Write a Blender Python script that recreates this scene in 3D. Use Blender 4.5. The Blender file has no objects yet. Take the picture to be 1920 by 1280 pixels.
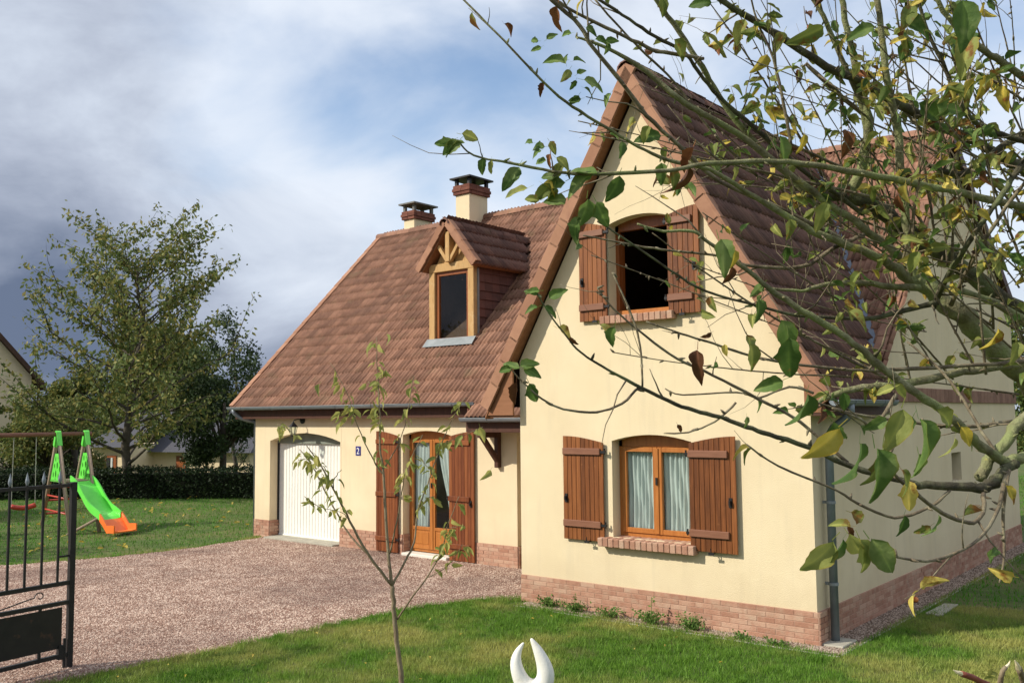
import bpy, bmesh, math, random
import numpy as np
from mathutils import Vector, Matrix
from mathutils.geometry import tessellate_polygon
random.seed(7); rng = np.random.default_rng(7)
SC = bpy.context.scene; COL = SC.collection
# ------------------------------------------------------------------ camera, sky, sun, exposure
CAM = Vector((4.02, -9.957, 2.505)); F = 1750.8
RX = Vector((0.76978, 0.63824, -0.00936)); RU = Vector((0.05713, -0.05429, 0.99689)); RF = Vector((-0.63575, 0.76792, 0.07825))
cam_d = bpy.data.cameras.new('camera'); cam = bpy.data.objects.new('camera', cam_d); COL.objects.link(cam)
cam_d.sensor_width = 36; cam_d.lens = F/1920*36; cam_d.clip_end = 3000; cam_d.clip_start = .05
cam.matrix_world = Matrix(((RX.x, RU.x, -RF.x, CAM.x), (RX.y, RU.y, -RF.y, CAM.y), (RX.z, RU.z, -RF.z, CAM.z), (0, 0, 0, 1)))
SC.camera = cam
SUN = Vector((-.67, -1, .88)).normalized()          # towards the sun
EL = math.asin(SUN.z); AZ = math.atan2(SUN.x, SUN.y) % (2*math.pi)
sun_d = bpy.data.lights.new('sun', 'SUN'); sun_d.energy = 4.0; sun_d.angle = math.radians(.55); sun_d.color = (1, .93, .80)
sun = bpy.data.objects.new('sun', sun_d); COL.objects.link(sun); sun.rotation_euler = SUN.to_track_quat('Z', 'Y').to_euler(); sun.location = (0, 0, 30)
world = bpy.data.worlds.new('World'); SC.world = world; world.use_nodes = True
SC.view_settings.view_transform = 'Standard'; SC.view_settings.look = 'None'
SC.view_settings.exposure = 0.34; SC.view_settings.gamma = 1; SC.view_settings.use_curve_mapping = False
SC.render.engine = 'CYCLES'; SC.cycles.max_bounces = 6; SC.cycles.transparent_max_bounces = 12

def at(u, v, d):            # point seen towards photo pixel (u, v), d metres ahead
    return CAM + RF*d + RX*((u-960)/F*d) + RU*((640-v)/F*d)

class NT:
    def __init__(s, nt): s.nt = nt; nt.nodes.clear()
    def n(s, t, **kw):
        x = s.nt.nodes.new(t)
        for k, v in kw.items():
            if k.startswith('i_'):
                x.inputs[k[2:].replace('_', ' ')].default_value = v
            elif k == 'ins':
                for a, b in v.items(): x.inputs[a].default_value = b
            else: setattr(x, k, v)
        return x
    def l(s, a, b): s.nt.links.new(a, b)

def ramp(node, stops):
    cr = node.color_ramp
    while len(cr.elements) > 1: cr.elements.remove(cr.elements[-1])
    cr.elements[0].position = stops[0][0]; cr.elements[0].color = (*stops[0][1], 1)
    for p, c in stops[1:]:
        e = cr.elements.new(p); e.color = (*c, 1)

def build_world():
    W = NT(world.node_tree)
    out = W.n('ShaderNodeOutputWorld'); bg = W.n('ShaderNodeBackground'); bg.inputs['Strength'].default_value = .15
    bg2 = W.n('ShaderNodeBackground'); bg2.inputs['Strength'].default_value = 1.0
    sky = W.n('ShaderNodeTexSky', sky_type='NISHITA'); sky.sun_disc = False; sky.sun_elevation = EL; sky.sun_rotation = AZ
    W.l(sky.outputs[0], bg.inputs[0])
    tc = W.n('ShaderNodeTexCoord')
    dirn = tc.outputs['Generated']
    mp = W.n('ShaderNodeMapping'); mp.inputs['Scale'].default_value = (1, 1, 1.9); W.l(dirn, mp.inputs[0])
    n1 = W.n('ShaderNodeTexNoise', ins={'Scale': 2.9, 'Detail': 8, 'Roughness': .52, 'Distortion': .35}); W.l(mp.outputs[0], n1.inputs['Vector'])
    mp2 = W.n('ShaderNodeMapping'); mp2.inputs['Location'].default_value = (3.1, 5.2, 1.7); mp2.inputs['Scale'].default_value = (1, 1, 1.7); W.l(dirn, mp2.inputs[0])
    n2 = W.n('ShaderNodeTexNoise', ins={'Scale': 4.2, 'Detail': 9, 'Roughness': .56, 'Distortion': .25}); W.l(mp2.outputs[0], n2.inputs['Vector'])
    def blob(vec, lo, hi):          # broad cloud banks placed by direction
        d = W.n('ShaderNodeVectorMath', operation='DOT_PRODUCT'); d.inputs[1].default_value = vec.normalized(); W.l(dirn, d.inputs[0])
        m = W.n('ShaderNodeMapRange', interpolation_type='SMOOTHSTEP'); m.inputs['From Min'].default_value = lo; m.inputs['From Max'].default_value = hi
        W.l(d.outputs['Value'], m.inputs['Value']); return m.outputs[0]
    def D(u, v): return RF + RX*((u-960)/F) + RU*((640-v)/F)
    def mth(op, a, b):
        m = W.n('ShaderNodeMath', operation=op)
        for i, q in enumerate((a, b)):
            if isinstance(q, (int, float)): m.inputs[i].default_value = q
            else: W.l(q, m.inputs[i])
        return m.outputs[0]
    # how blue: cover falls off towards the upper right
    blue = mth('ADD', mth('MULTIPLY', blob(D(1500, -100), .84, .985), .29), mth('MULTIPLY', blob(D(830, 170), .982, .9995), .12))
    blue = mth('ADD', blue, mth('MULTIPLY', blob(D(690, 370), .993, .9996), .12))
    blue = mth('ADD', blue, mth('MULTIPLY', blob(D(450, 180), .988, .9999), .13))
    cov = mth('SUBTRACT', mth('ADD', n1.outputs['Fac'], .325), blue)
    cm = W.n('ShaderNodeMapRange', interpolation_type='SMOOTHSTEP'); cm.inputs['From Min'].default_value = .34; cm.inputs['From Max'].default_value = .72
    W.l(cov, cm.inputs['Value'])
    # cloud brightness: noise + darker bank low at the left, lighter middle
    sh = mth('ADD', mth('MULTIPLY', n2.outputs['Fac'], .85), .22)
    sh = mth('SUBTRACT', sh, mth('MULTIPLY', blob(D(60, 300), .965, .999), .20))
    sh = mth('SUBTRACT', sh, mth('MULTIPLY', blob(D(120, 60), .985, .9995), .08))
    sh = mth('ADD', sh, mth('MULTIPLY', blob(D(640, 330), .955, .997), .15))
    sep = W.n('ShaderNodeSeparateXYZ'); W.l(dirn, sep.inputs[0])
    lowm = W.n('ShaderNodeMapRange', interpolation_type='SMOOTHSTEP'); lowm.inputs['From Min'].default_value = .30; lowm.inputs['From Max'].default_value = .0
    W.l(sep.outputs['Z'], lowm.inputs['Value'])
    sh = mth('SUBTRACT', sh, mth('MULTIPLY', lowm.outputs[0], .46))
    sh = mth('ADD', sh, mth('MULTIPLY', blob(D(1800, 500), .93, .99), .28))
    cr = W.n('ShaderNodeValToRGB'); W.l(sh, cr.inputs[0])
    ramp(cr, [(.14, (.12, .155, .235)), (.30, (.25, .29, .38)), (.44, (.38, .425, .52)), (.56, (.51, .565, .66)), (.72, (.66, .71, .79))])
    W.l(cr.outputs[0], bg2.inputs[0])
    mx = W.n('ShaderNodeMixShader'); W.l(cm.outputs[0], mx.inputs[0]); W.l(bg.outputs[0], mx.inputs[1]); W.l(bg2.outputs[0], mx.inputs[2])
    W.l(mx.outputs[0], out.inputs[0])
build_world()

# ------------------------------------------------------------------ materials
MATS = {}
def mat(name, cols, scale=4, detail=4, rough=.8, bump=0, bscale=30, stretch=(1, 1, 1), metallic=0, spec=.3, transl=0,
        obj_rand=0, attr=None, coords='pos', extra=None, rough_n=.6):
    m = bpy.data.materials.new(name); m.use_nodes = True; N = NT(m.node_tree)
    out = N.n('ShaderNodeOutputMaterial'); b = N.n('ShaderNodeBsdfPrincipled'); N.l(b.outputs[0], out.inputs[0])
    b.inputs['Roughness'].default_value = rough; b.inputs['Metallic'].default_value = metallic; b.inputs['Specular IOR Level'].default_value = spec
    if coords == 'pos': g = N.n('ShaderNodeNewGeometry').outputs['Position']
    else: g = N.n('ShaderNodeTexCoord').outputs['Object']
    mp = N.n('ShaderNodeMapping'); mp.inputs['Scale'].default_value = stretch; N.l(g, mp.inputs[0])
    ns = N.n('ShaderNodeTexNoise', ins={'Scale': scale, 'Detail': detail, 'Roughness': rough_n}); N.l(mp.outputs[0], ns.inputs['Vector'])
    fac = ns.outputs['Fac']
    def math_(op, a, c):
        q = N.n('ShaderNodeMath', operation=op)
        for i, z in enumerate((a, c)):
            if isinstance(z, (int, float)): q.inputs[i].default_value = z
            else: N.l(z, q.inputs[i])
        return q.outputs[0]
    if obj_rand:
        oi = N.n('ShaderNodeObjectInfo').outputs['Random']
        if attr:
            a = N.n('ShaderNodeAttribute', attribute_name=attr); oi = math_('FRACT', math_('ADD', oi, a.outputs['Fac']), 0)
        fac = math_('ADD', fac, math_('MULTIPLY', math_('SUBTRACT', oi, .5), obj_rand))
    cr = N.n('ShaderNodeValToRGB'); N.l(fac, cr.inputs[0])
    if len(cols) == 2: stops = [(.3, cols[0]), (.7, cols[1])]
    elif isinstance(cols[0][1], tuple): stops = cols
    else: stops = [(.25+.5*i/(len(cols)-1), c) for i, c in enumerate(cols)]
    ramp(cr, stops)
    colr = cr.outputs[0]
    if extra: colr = extra(N, colr, g, math_)
    N.l(colr, b.inputs['Base Color'])
    if bump:
        nb = N.n('ShaderNodeTexNoise', ins={'Scale': bscale, 'Detail': 5, 'Roughness': .65}); N.l(mp.outputs[0], nb.inputs['Vector'])
        bp = N.n('ShaderNodeBump', ins={'Strength': bump, 'Distance': .02}); N.l(nb.outputs['Fac'], bp.inputs['Height']); N.l(bp.outputs[0], b.inputs['Normal'])
    if transl:
        tr = N.n('ShaderNodeBsdfTranslucent'); N.l(colr, tr.inputs[0]); mx = N.n('ShaderNodeMixShader'); mx.inputs[0].default_value = transl
        N.l(b.outputs[0], mx.inputs[1]); N.l(tr.outputs[0], mx.inputs[2]); N.l(mx.outputs[0], out.inputs[0])
    MATS[name] = m; return m

def overlay(col2, scale, lo, hi, amount=1., stretch=(1, 1, 1), detail=4):
    def f(N, colr, g, math_):
        mp = N.n('ShaderNodeMapping'); mp.inputs['Scale'].default_value = stretch; mp.inputs['Location'].default_value = (7, 3, 1); N.l(g, mp.inputs[0])
        n = N.n('ShaderNodeTexNoise', ins={'Scale': scale, 'Detail': detail, 'Roughness': .6}); N.l(mp.outputs[0], n.inputs['Vector'])
        r = N.n('ShaderNodeMapRange'); r.inputs['From Min'].default_value = lo; r.inputs['From Max'].default_value = hi; r.inputs['To Max'].default_value = amount
        N.l(n.outputs['Fac'], r.inputs['Value'])
        mx = N.n('ShaderNodeMix', data_type='RGBA'); N.l(r.outputs[0], mx.inputs['Factor']); N.l(colr, mx.inputs['A']); mx.inputs['B'].default_value = (*col2, 1)
        return mx.outputs['Result']
    return f
def chain(*fs):
    def f(N, c, g, m):
        for q in fs: c = q(N, c, g, m)
        return c
    return f

def soil_splash(zlo, zhi, col2, amount):       # damp staining close to the ground
    def f(N, colr, g, math_):
        s = N.n('ShaderNodeSeparateXYZ'); N.l(g, s.inputs[0])
        n = N.n('ShaderNodeTexNoise', ins={'Scale': 5, 'Detail': 5}); N.l(g, n.inputs['Vector'])
        z = math_('ADD', s.outputs['Z'], math_('MULTIPLY', math_('SUBTRACT', n.outputs['Fac'], .5), .5))
        r = N.n('ShaderNodeMapRange'); r.inputs['From Min'].default_value = zhi; r.inputs['From Max'].default_value = zlo; r.inputs['To Max'].default_value = amount
        N.l(z, r.inputs['Value'])
        mx = N.n('ShaderNodeMix', data_type='RGBA'); N.l(r.outputs[0], mx.inputs['Factor']); N.l(colr, mx.inputs['A']); mx.inputs['B'].default_value = (*col2, 1)
        return mx.outputs['Result']
    return f

M = MATS
mat('cream_render', [(.705, .585, .385), (.765, .645, .44)], scale=1.3, rough=.92, bump=.5, bscale=110, spec=.15,
    extra=chain(overlay((.56, .48, .34), 2.2, .52, .78, .36, (3.5, 3.5, .35)), overlay((.64, .53, .36), .9, .5, .7, .3), overlay((.50, .44, .32), 14, .60, .8, .18, (2.5, 2.5, .25)), soil_splash(.25, .75, (.52, .40, .26), .35)))
mat('render_reveal', [(.66, .56, .38), (.70, .60, .42)], scale=3, rough=.9, bump=.2, bscale=90, spec=.15)
mat('brick', [(.34, .175, .118), (.41, .225, .155), (.47, .295, .21)], scale=9, rough=.9, bump=.4, bscale=60, obj_rand=.55, attr='tone',
    extra=overlay((.42, .34, .25), 6, .50, .75, .5), spec=.15)
mat('dark_brick', [(.13, .05, .035), (.20, .08, .055)], scale=9, rough=.85, bump=.4, bscale=60, obj_rand=.5, attr='tone', spec=.2)
mat('band_brick', [(.22, .12, .085), (.30, .17, .12)], scale=9, rough=.9, bump=.3, bscale=60, obj_rand=.5, attr='tone', spec=.2)
mat('mortar', [(.36, .215, .155), (.42, .265, .195)], scale=12, rough=.95, bump=.3, bscale=70, spec=.1)
lichen = chain(overlay((.11, .062, .047), 1.1, .52, .74, .5), overlay((.17, .13, .07), 2.4, .58, .75, .5), overlay((.36, .33, .26), 26, .66, .74, .55))
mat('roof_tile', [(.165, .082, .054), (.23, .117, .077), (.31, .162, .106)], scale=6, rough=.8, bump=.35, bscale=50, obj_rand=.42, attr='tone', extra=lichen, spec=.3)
mat('roof_tile_shaded', [(.095, .048, .038), (.14, .070, .053), (.20, .10, .072)], scale=6, rough=.75, bump=.35, bscale=50, obj_rand=.45, attr='tone', extra=lichen, spec=.35)  # same tile as roof_tile, darkened: the unlit wing slope's shade put into the colour
mat('verge_tile', [(.28, .14, .085), (.36, .19, .118)], scale=5, rough=.8, bump=.2, bscale=40, obj_rand=.5, attr='tone', extra=overlay((.25, .12, .08), 5, .55, .75, .6), spec=.25)
mat('roof_under', [(.06, .035, .025), (.09, .05, .035)], scale=5, rough=.9)
mat('soffit_wood', [(.20, .085, .038), (.28, .125, .06)], scale=3, rough=.6, stretch=(1, 6, 6), bump=.1)
mat('dark_wood', [(.055, .022, .014), (.09, .036, .022)], scale=4, rough=.55, bump=.15, stretch=(5, 5, .8))
mat('fascia_wood', [(.13, .05, .030), (.18, .075, .045)], scale=3, rough=.6, stretch=(.6, 8, 8), bump=.1)
mat('shutter_wood', [(.11, .035, .010), (.19, .062, .017), (.27, .095, .027)], scale=3.2, rough=.42, bump=.2, bscale=20, stretch=(14, 14, .8), obj_rand=.4, spec=.4,
    extra=overlay((.40, .17, .06), 16, .64, .8, .45))
mat('door_shutter_wood', [(.125, .033, .011), (.19, .056, .018), (.26, .085, .027)], scale=3.2, rough=.42, bump=.2, bscale=20, stretch=(14, 14, .8), obj_rand=.4, spec=.4)
mat('batten_wood', [(.18, .075, .042), (.235, .105, .062)], scale=5, rough=.45, stretch=(1, 8, 8), spec=.4)
mat('frame_wood', [(.33, .11, .022), (.44, .165, .038)], scale=3, rough=.38, stretch=(10, 10, 1), spec=.45)
mat('frame_wood_dark', [(.20, .055, .014), (.28, .085, .02)], scale=3, rough=.4, stretch=(10, 10, 1), spec=.45)
mat('oak_weathered', [(.34, .19, .07), (.50, .31, .13), (.42, .24, .09)], scale=3, rough=.7, bump=.3, bscale=15, stretch=(6, 6, 1), extra=overlay((.60, .46, .26), 7, .55, .75, .55))
mat('cheek_tile', [(.10, .045, .036), (.15, .062, .047)], scale=5, rough=.7, bump=.3, obj_rand=.4, attr='tone')
mat('zinc', [(.16, .19, .22), (.24, .27, .30)], scale=4, rough=.5, metallic=.35, spec=.5)
mat('valley_zinc', [(.09, .11, .15), (.14, .16, .20)], scale=4, rough=.6)
mat('pale_zinc', [(.19, .21, .22), (.28, .30, .31)], scale=6, rough=.5, metallic=.2)
mat('black_iron', [(.012, .012, .014), (.022, .02, .02)], scale=8, rough=.45, metallic=.3, spec=.5, bump=.1)
mat('gate_paint', [(.010, .010, .011), (.018, .017, .017)], scale=8, rough=.5, spec=.4, extra=overlay((.10, .05, .03), 9, .62, .74, .5))
mat('white_panel', [(.74, .73, .67), (.80, .79, .73)], scale=2, rough=.45, spec=.4)
mat('lintel_grey', [(.16, .18, .15), (.22, .24, .20)], scale=5, rough=.7)
mat('concrete', [(.30, .28, .23), (.42, .39, .32)], scale=7, rough=.95, bump=.4, bscale=60)
mat('cap_concrete', [(.13, .13, .12), (.22, .21, .19)], scale=7, rough=.95, bump=.4, bscale=60)
mat('doorstep_stone', [(.62, .59, .52), (.70, .67, .60)], scale=7, rough=.8, bump=.1)
mat('curtain_cloth', [(.66, .72, .70), (.80, .84, .82)], scale=5, rough=.9, transl=.35, stretch=(10, 10, .5))
mat('interior_plaster', [(.22, .20, .17), (.28, .25, .21)], scale=3, rough=.95)
mat('plate_blue', [(.035, .035, .16), (.05, .045, .20)], scale=8, rough=.3, spec=.5)
mat('plate_white', [(.75, .75, .75), (.8, .8, .8)], scale=8, rough=.4)
mat('statue_white', [(.74, .72, .66), (.84, .82, .77)], scale=5, rough=.6, bump=.15, bscale=45, extra=overlay((.42, .40, .32), 11, .58, .75, .45))
mat('plastic_green', [(.11, .66, .06), (.17, .76, .10)], scale=3, rough=.35, spec=.5)
mat('plastic_orange', [(.85, .17, .03), (.90, .22, .05)], scale=3, rough=.35, spec=.5)
mat('plastic_red', [(.40, .035, .02), (.50, .055, .03)], scale=3, rough=.4, spec=.5)
mat('rope', [(.30, .30, .26), (.4, .4, .34)], scale=30, rough=.9)
mat('play_timber', [(.28, .21, .15), (.38, .29, .21)], scale=4, rough=.85, stretch=(6, 6, 1), bump=.2)
mat('beam_timber', [(.16, .075, .05), (.22, .11, .08)], scale=4, rough=.8, stretch=(6, 1, 6), bump=.2)
mat('bark_sapling', [(.17, .12, .075), (.27, .22, .14)], scale=25, rough=.85, bump=.5, bscale=60, stretch=(1, 1, .4))
mat('bark_far', [(.045, .037, .028), (.10, .085, .065)], scale=8, rough=.9)
mat('bark_apple', [(.10, .085, .05), (.20, .185, .10), (.35, .35, .20)], scale=22, rough=.9, bump=.7, bscale=90,
    extra=chain(overlay((.27, .32, .12), 9, .46, .66, .8), overlay((.56, .50, .10), 7, .63, .70, .85), overlay((.06, .05, .035), 30, .62, .78, .5)))
mat('bark_dark', [(.040, .034, .026), (.085, .075, .045), (.16, .17, .09)], scale=22, rough=.9, bump=.7, bscale=90, extra=overlay((.20, .25, .10), 8, .52, .70, .6))
mat('bark_twig', [(.07, .05, .038), (.17, .135, .085), (.32, .29, .19)], scale=22, rough=.8, bump=.5, bscale=90)
mat('stem_red', [(.20, .05, .035), (.28, .09, .05)], scale=20, rough=.6, bump=.3)
mat('cut_wood', [(.75, .62, .38), (.8, .7, .48)], scale=20, rough=.8)
mat('apple_skin', [(.60, .10, .03), (.70, .28, .05)], scale=10, rough=.35, coords='obj', spec=.5)

def ribbed(N, colr, g, math_):
    a = N.n('ShaderNodeAttribute', attribute_name='rib'); r = N.n('ShaderNodeValToRGB'); N.l(a.outputs['Fac'], r.inputs[0])
    ramp(r, [(0, (1.75, 1.6, 1.5)), (.12, (1.35, 1.3, 1.3)), (.3, (1, 1, 1)), (.85, (.95, .95, .9)), (1, (1.15, .9, .6))])
    mx = N.n('ShaderNodeMix', data_type='RGBA', blend_type='MULTIPLY'); mx.inputs['Factor'].default_value = 1; N.l(colr, mx.inputs['A']); N.l(r.outputs[0], mx.inputs['B'])
    return mx.outputs['Result']
def leaf_mat(name, a, b, c=None, transl=.35, spots=None):
    cols = [a, b] if c is None else [a, b, c]
    if name in ('leaf_green', 'leaf_olive', 'leaf_yellow', 'leaf_brown'): spots = chain(spots, ribbed) if spots else ribbed
    return mat(name, cols, scale=18, rough=.58, spec=.22, transl=transl, obj_rand=.5, attr='tone', bump=.2, bscale=70, extra=spots)
brownspots = overlay((.20, .075, .02), 22, .56, .66, .9)
leaf_mat('leaf_green', (.060, .115, .026), (.125, .205, .050), spots=chain(overlay((.24, .30, .11), 13, .50, .66, .7), overlay((.15, .10, .03), 30, .62, .72, .7)))
leaf_mat('leaf_olive', (.15, .19, .045), (.28, .30, .085), spots=brownspots)
leaf_mat('leaf_yellow', (.42, .34, .05), (.55, .46, .12), spots=brownspots)
leaf_mat('leaf_brown', (.09, .038, .018), (.20, .085, .035), transl=.2)
leaf_mat('leaf_sapling', (.22, .25, .06), (.36, .37, .11), (.44, .40, .11), transl=.45)
leaf_mat('leaf_cherry', (.075, .11, .032), (.15, .19, .055), (.30, .25, .07), transl=.3)
leaf_mat('leaf_dark', (.022, .042, .014), (.050, .080, .024), transl=.15)
leaf_mat('leaf_mid', (.045, .085, .022), (.10, .14, .035), (.15, .15, .04), transl=.25)
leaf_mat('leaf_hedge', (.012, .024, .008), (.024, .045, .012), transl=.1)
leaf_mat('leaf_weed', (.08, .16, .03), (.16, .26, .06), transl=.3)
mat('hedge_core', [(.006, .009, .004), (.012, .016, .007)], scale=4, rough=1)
mat('far_wood', [(.025, .045, .018), (.055, .085, .035)], scale=.8, rough=1)
# lawn soil and blades share one large scale pattern of greener and drier patches
def patch_extra(dry, amt):
    return chain(overlay((.035, .085, .012), 9, .50, .72, .6), overlay((.16, .26, .05), 5, .55, .75, .5), overlay(dry, .75, .46, .64, amt, detail=7), overlay((.20, .17, .07), 2.1, .56, .72, amt*.6, detail=5))
mat('lawn_soil', [(.055, .085, .02), (.09, .13, .03)], scale=5, rough=1, bump=.8, bscale=40, extra=patch_extra((.15, .14, .05), .7))
mat('grass_blade', [(.088, .200, .018), (.175, .330, .038)], scale=3, rough=.6, transl=.35, attr='tone', obj_rand=.9, extra=patch_extra((.42, .41, .12), .9))
mat('grass_far', [(.060, .21, .014), (.115, .32, .026)], scale=3, rough=.6, transl=.3, attr='tone', obj_rand=.7, extra=overlay((.11, .15, .03), .5, .45, .65, .6))
def gravel_extra(N, colr, g, math_):
    v = N.n('ShaderNodeTexVoronoi', ins={'Scale': 70.}); N.l(g, v.inputs['Vector'])
    h = N.n('ShaderNodeSeparateColor'); N.l(v.outputs['Color'], h.inputs[0])
    r = N.n('ShaderNodeValToRGB'); N.l(h.outputs[0], r.inputs[0])
    ramp(r, [(0, (.16, .092, .070)), (.3, (.31, .190, .145)), (.65, (.45, .30, .235)), (1, (.66, .53, .43))])
    mx = N.n('ShaderNodeMix', data_type='RGBA'); mx.inputs['Factor'].default_value = .62; N.l(colr, mx.inputs['A']); N.l(r.outputs[0], mx.inputs['B'])
    return mx.outputs['Result']
gm = mat('gravel_bed', [(.28, .165, .125), (.41, .265, .205)], scale=1.1, rough=.95, extra=chain(gravel_extra, overlay((.15, .095, .08), .55, .46, .66, .6)))
def add_voronoi_bump(m):
    nt = m.node_tree; b = [n for n in nt.nodes if n.type == 'BSDF_PRINCIPLED'][0]
    g = nt.nodes.new('ShaderNodeNewGeometry'); v = nt.nodes.new('ShaderNodeTexVoronoi'); v.inputs['Scale'].default_value = 70
    bp = nt.nodes.new('ShaderNodeBump'); bp.invert = True; bp.inputs['Strength'].default_value = .9; bp.inputs['Distance'].default_value = .018
    nt.links.new(g.outputs['Position'], v.inputs['Vector']); nt.links.new(v.outputs['Distance'], bp.inputs['Height']); nt.links.new(bp.outputs[0], b.inputs['Normal'])
add_voronoi_bump(gm)
add_voronoi_bump(mat('strip_bed', [(.13, .09, .06), (.24, .17, .12)], scale=9, rough=.95, extra=overlay((.05, .10, .02), 3, .55, .7, .6)))
mat('strip_stone', [(.13, .09, .065), (.25, .18, .135), (.42, .33, .27)], scale=3, rough=.9, attr='tone', obj_rand=1.)
mat('gravel_stone', [(.20, .115, .085), (.38, .245, .19), (.62, .48, .39)], scale=3, rough=.9, attr='tone', obj_rand=.8, extra=overlay((.15, .095, .08), .55, .46, .66, .5), spec=.2)

def glass_mat():
    m = bpy.data.materials.new('window_glass'); m.use_nodes = True; N = NT(m.node_tree)
    out = N.n('ShaderNodeOutputMaterial'); t = N.n('ShaderNodeBsdfTransparent'); t.inputs[0].default_value = (.86, .92, .90, 1)
    g = N.n('ShaderNodeBsdfGlossy'); g.inputs['Roughness'].default_value = .02; fr = N.n('ShaderNodeFresnel', ins={'IOR': 1.5})
    mx = N.n('ShaderNodeMixShader'); mm = N.n('ShaderNodeMath', operation='MULTIPLY'); mm.inputs[1].default_value = .9; ge = N.n('ShaderNodeNewGeometry'); mi = N.n('ShaderNodeMapRange'); mi.inputs['To Min'].default_value = 1.5; mi.inputs['To Max'].default_value = 1/1.5; N.l(ge.outputs['Backfacing'], mi.inputs['Value']); N.l(mi.outputs[0], fr.inputs['IOR'])
    N.l(fr.outputs[0], mm.inputs[0]); N.l(mm.outputs[0], mx.inputs[0]); N.l(t.outputs[0], mx.inputs[1]); N.l(g.outputs[0], mx.inputs[2]); N.l(mx.outputs[0], out.inputs[0])
    MATS['window_glass'] = m
glass_mat()

# ------------------------------------------------------------------ builders
def tag(o, label=None, cat=None, group=None, kind=None):
    if label: o['label'] = label
    if cat: o['category'] = cat
    if group: o['group'] = group
    if kind: o['kind'] = kind
    return o
def empty(name, loc=(0, 0, 0), label=None, cat=None, group=None):
    o = bpy.data.objects.new(name, None); COL.objects.link(o); o.location = loc; o.empty_display_size = .2
    return tag(o, label, cat, group)
def link(name, me, parent=None, loc=None, rot=None, scale=None):
    o = bpy.data.objects.new(name, me); COL.objects.link(o)
    if parent is not None: o.parent = parent
    if loc is not None: o.location = loc
    if rot is not None: o.rotation_euler = rot
    if scale is not None: o.scale = scale
    return o
class MB:
    """collects vertices and faces for one mesh"""
    def __init__(s): s.v = []; s.f = []; s.t = []
    def add(s, vs, fs, tone=0.):
        n = len(s.v); s.v += [tuple(x) for x in vs]; s.f += [tuple(i+n for i in q) for q in fs]; s.t += [tone]*len(fs)
        return s
    def box(s, x0, x1, y0, y1, z0, z1, tone=0.):
        vs = [(x, y, z) for z in (z0, z1) for y in (y0, y1) for x in (x0, x1)]
        return s.add(vs, [(0, 2, 3, 1), (4, 5, 7, 6), (0, 1, 5, 4), (2, 6, 7, 3), (0, 4, 6, 2), (1, 3, 7, 5)], tone)
    def bar(s, a, b, w, h, up=(0, 0, 1), tone=0.):      # square bar from a to b
        a = Vector(a); b = Vector(b); d = (b-a).normalized(); up = Vector(up)
        if abs(d.dot(up)) > .98: up = Vector((0, 1, 0))
        r = d.cross(up).normalized(); u = r.cross(d).normalized()
        vs = [p + r*(sx*w/2) + u*(sy*h/2) for p in (a, b) for sx, sy in ((-1, -1), (1, -1), (1, 1), (-1, 1))]
        return s.add(vs, [(3, 2, 1, 0), (4, 5, 6, 7), (0, 1, 5, 4), (1, 2, 6, 5), (2, 3, 7, 6), (3, 0, 4, 7)], tone)
    def tube(s, pts, rad, sides=8, cap=True, tone=0.):
        pts = [Vector(p) for p in pts]; n = len(pts)
        if not hasattr(rad, '__len__'): rad = [rad]*n
        base = len(s.v); prev = None
        for i, p in enumerate(pts):
            d = (pts[min(i+1, n-1)] - pts[max(i-1, 0)])
            d = d.normalized() if d.length > 1e-9 else Vector((0, 0, 1))
            if prev is None:
                r = d.orthogonal().normalized()
            else:
                r = prev - d*prev.dot(d); r = r.normalized() if r.length > 1e-6 else d.orthogonal().normalized()
            prev = r; u = d.cross(r)
            for k in range(sides):
                a = 2*math.pi*k/sides; q = p + r*(math.cos(a)*rad[i]) + u*(math.sin(a)*rad[i]); s.v.append(tuple(q))
        nf = 0
        for i in range(n-1):
            for k in range(sides):
                k2 = (k+1) % sides; a = base+i*sides
                s.f.append((a+k, a+k2, a+sides+k2, a+sides+k)); nf += 1
        if cap:
            s.f.append(tuple(base+k for k in reversed(range(sides)))); s.f.append(tuple(base+(n-1)*sides+k for k in range(sides))); nf += 2
        s.t += [tone]*nf
        return s
    def lathe(s, prof, c, sides=16, tone=0.):
        base = len(s.v)
        for r, z in prof:
            for k in range(sides):
                a = 2*math.pi*k/sides; s.v.append((c[0]+r*math.cos(a), c[1]+r*math.sin(a), c[2]+z))
        for i in range(len(prof)-1):
            for k in range(sides):
                k2 = (k+1) % sides; a = base+i*sides; s.f.append((a+k, a+k2, a+sides+k2, a+sides+k)); s.t.append(tone)
        return s
    def prism(s, poly, vec, tone=0.):     # planar polygon extruded along vec
        n = len(poly); vec = Vector(vec); P = [Vector(p) for p in poly]
        tri = tessellate_polygon([P])
        vs = P + [p+vec for p in P]
        fs = [t for t in tri] + [tuple(i+n for i in reversed(t)) for t in tri] + [(i, (i+1) % n, (i+1) % n+n, i+n) for i in range(n)]
        return s.add(vs, fs, tone)
    def mesh(s, name, m=None, smooth=False, bevel=0, tone=False):
        me = bpy.data.meshes.new(name); me.from_pydata(s.v, [], s.f)
        if m: me.materials.append(M[m] if isinstance(m, str) else m)
        if tone:
            a = me.attributes.new('tone', 'FLOAT', 'FACE'); a.data.foreach_set('value', s.t)
        bm = bmesh.new(); bm.from_mesh(me)
        bmesh.ops.recalc_face_normals(bm, faces=bm.faces)
        if bevel: bmesh.ops.bevel(bm, geom=list(bm.edges), offset=bevel, segments=1, affect='EDGES', clamp_overlap=True)
        bm.to_mesh(me); bm.free()
        if smooth: me.polygons.foreach_set('use_smooth', [True]*len(me.polygons))
        return me
    def build(s, name, m, parent=None, smooth=False, bevel=0, tone=False, kind=None, label=None):
        o = link(name, s.mesh(name, m, smooth, bevel, tone), parent)
        if kind: o['kind'] = kind
        if label: o['label'] = label
        return o
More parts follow.
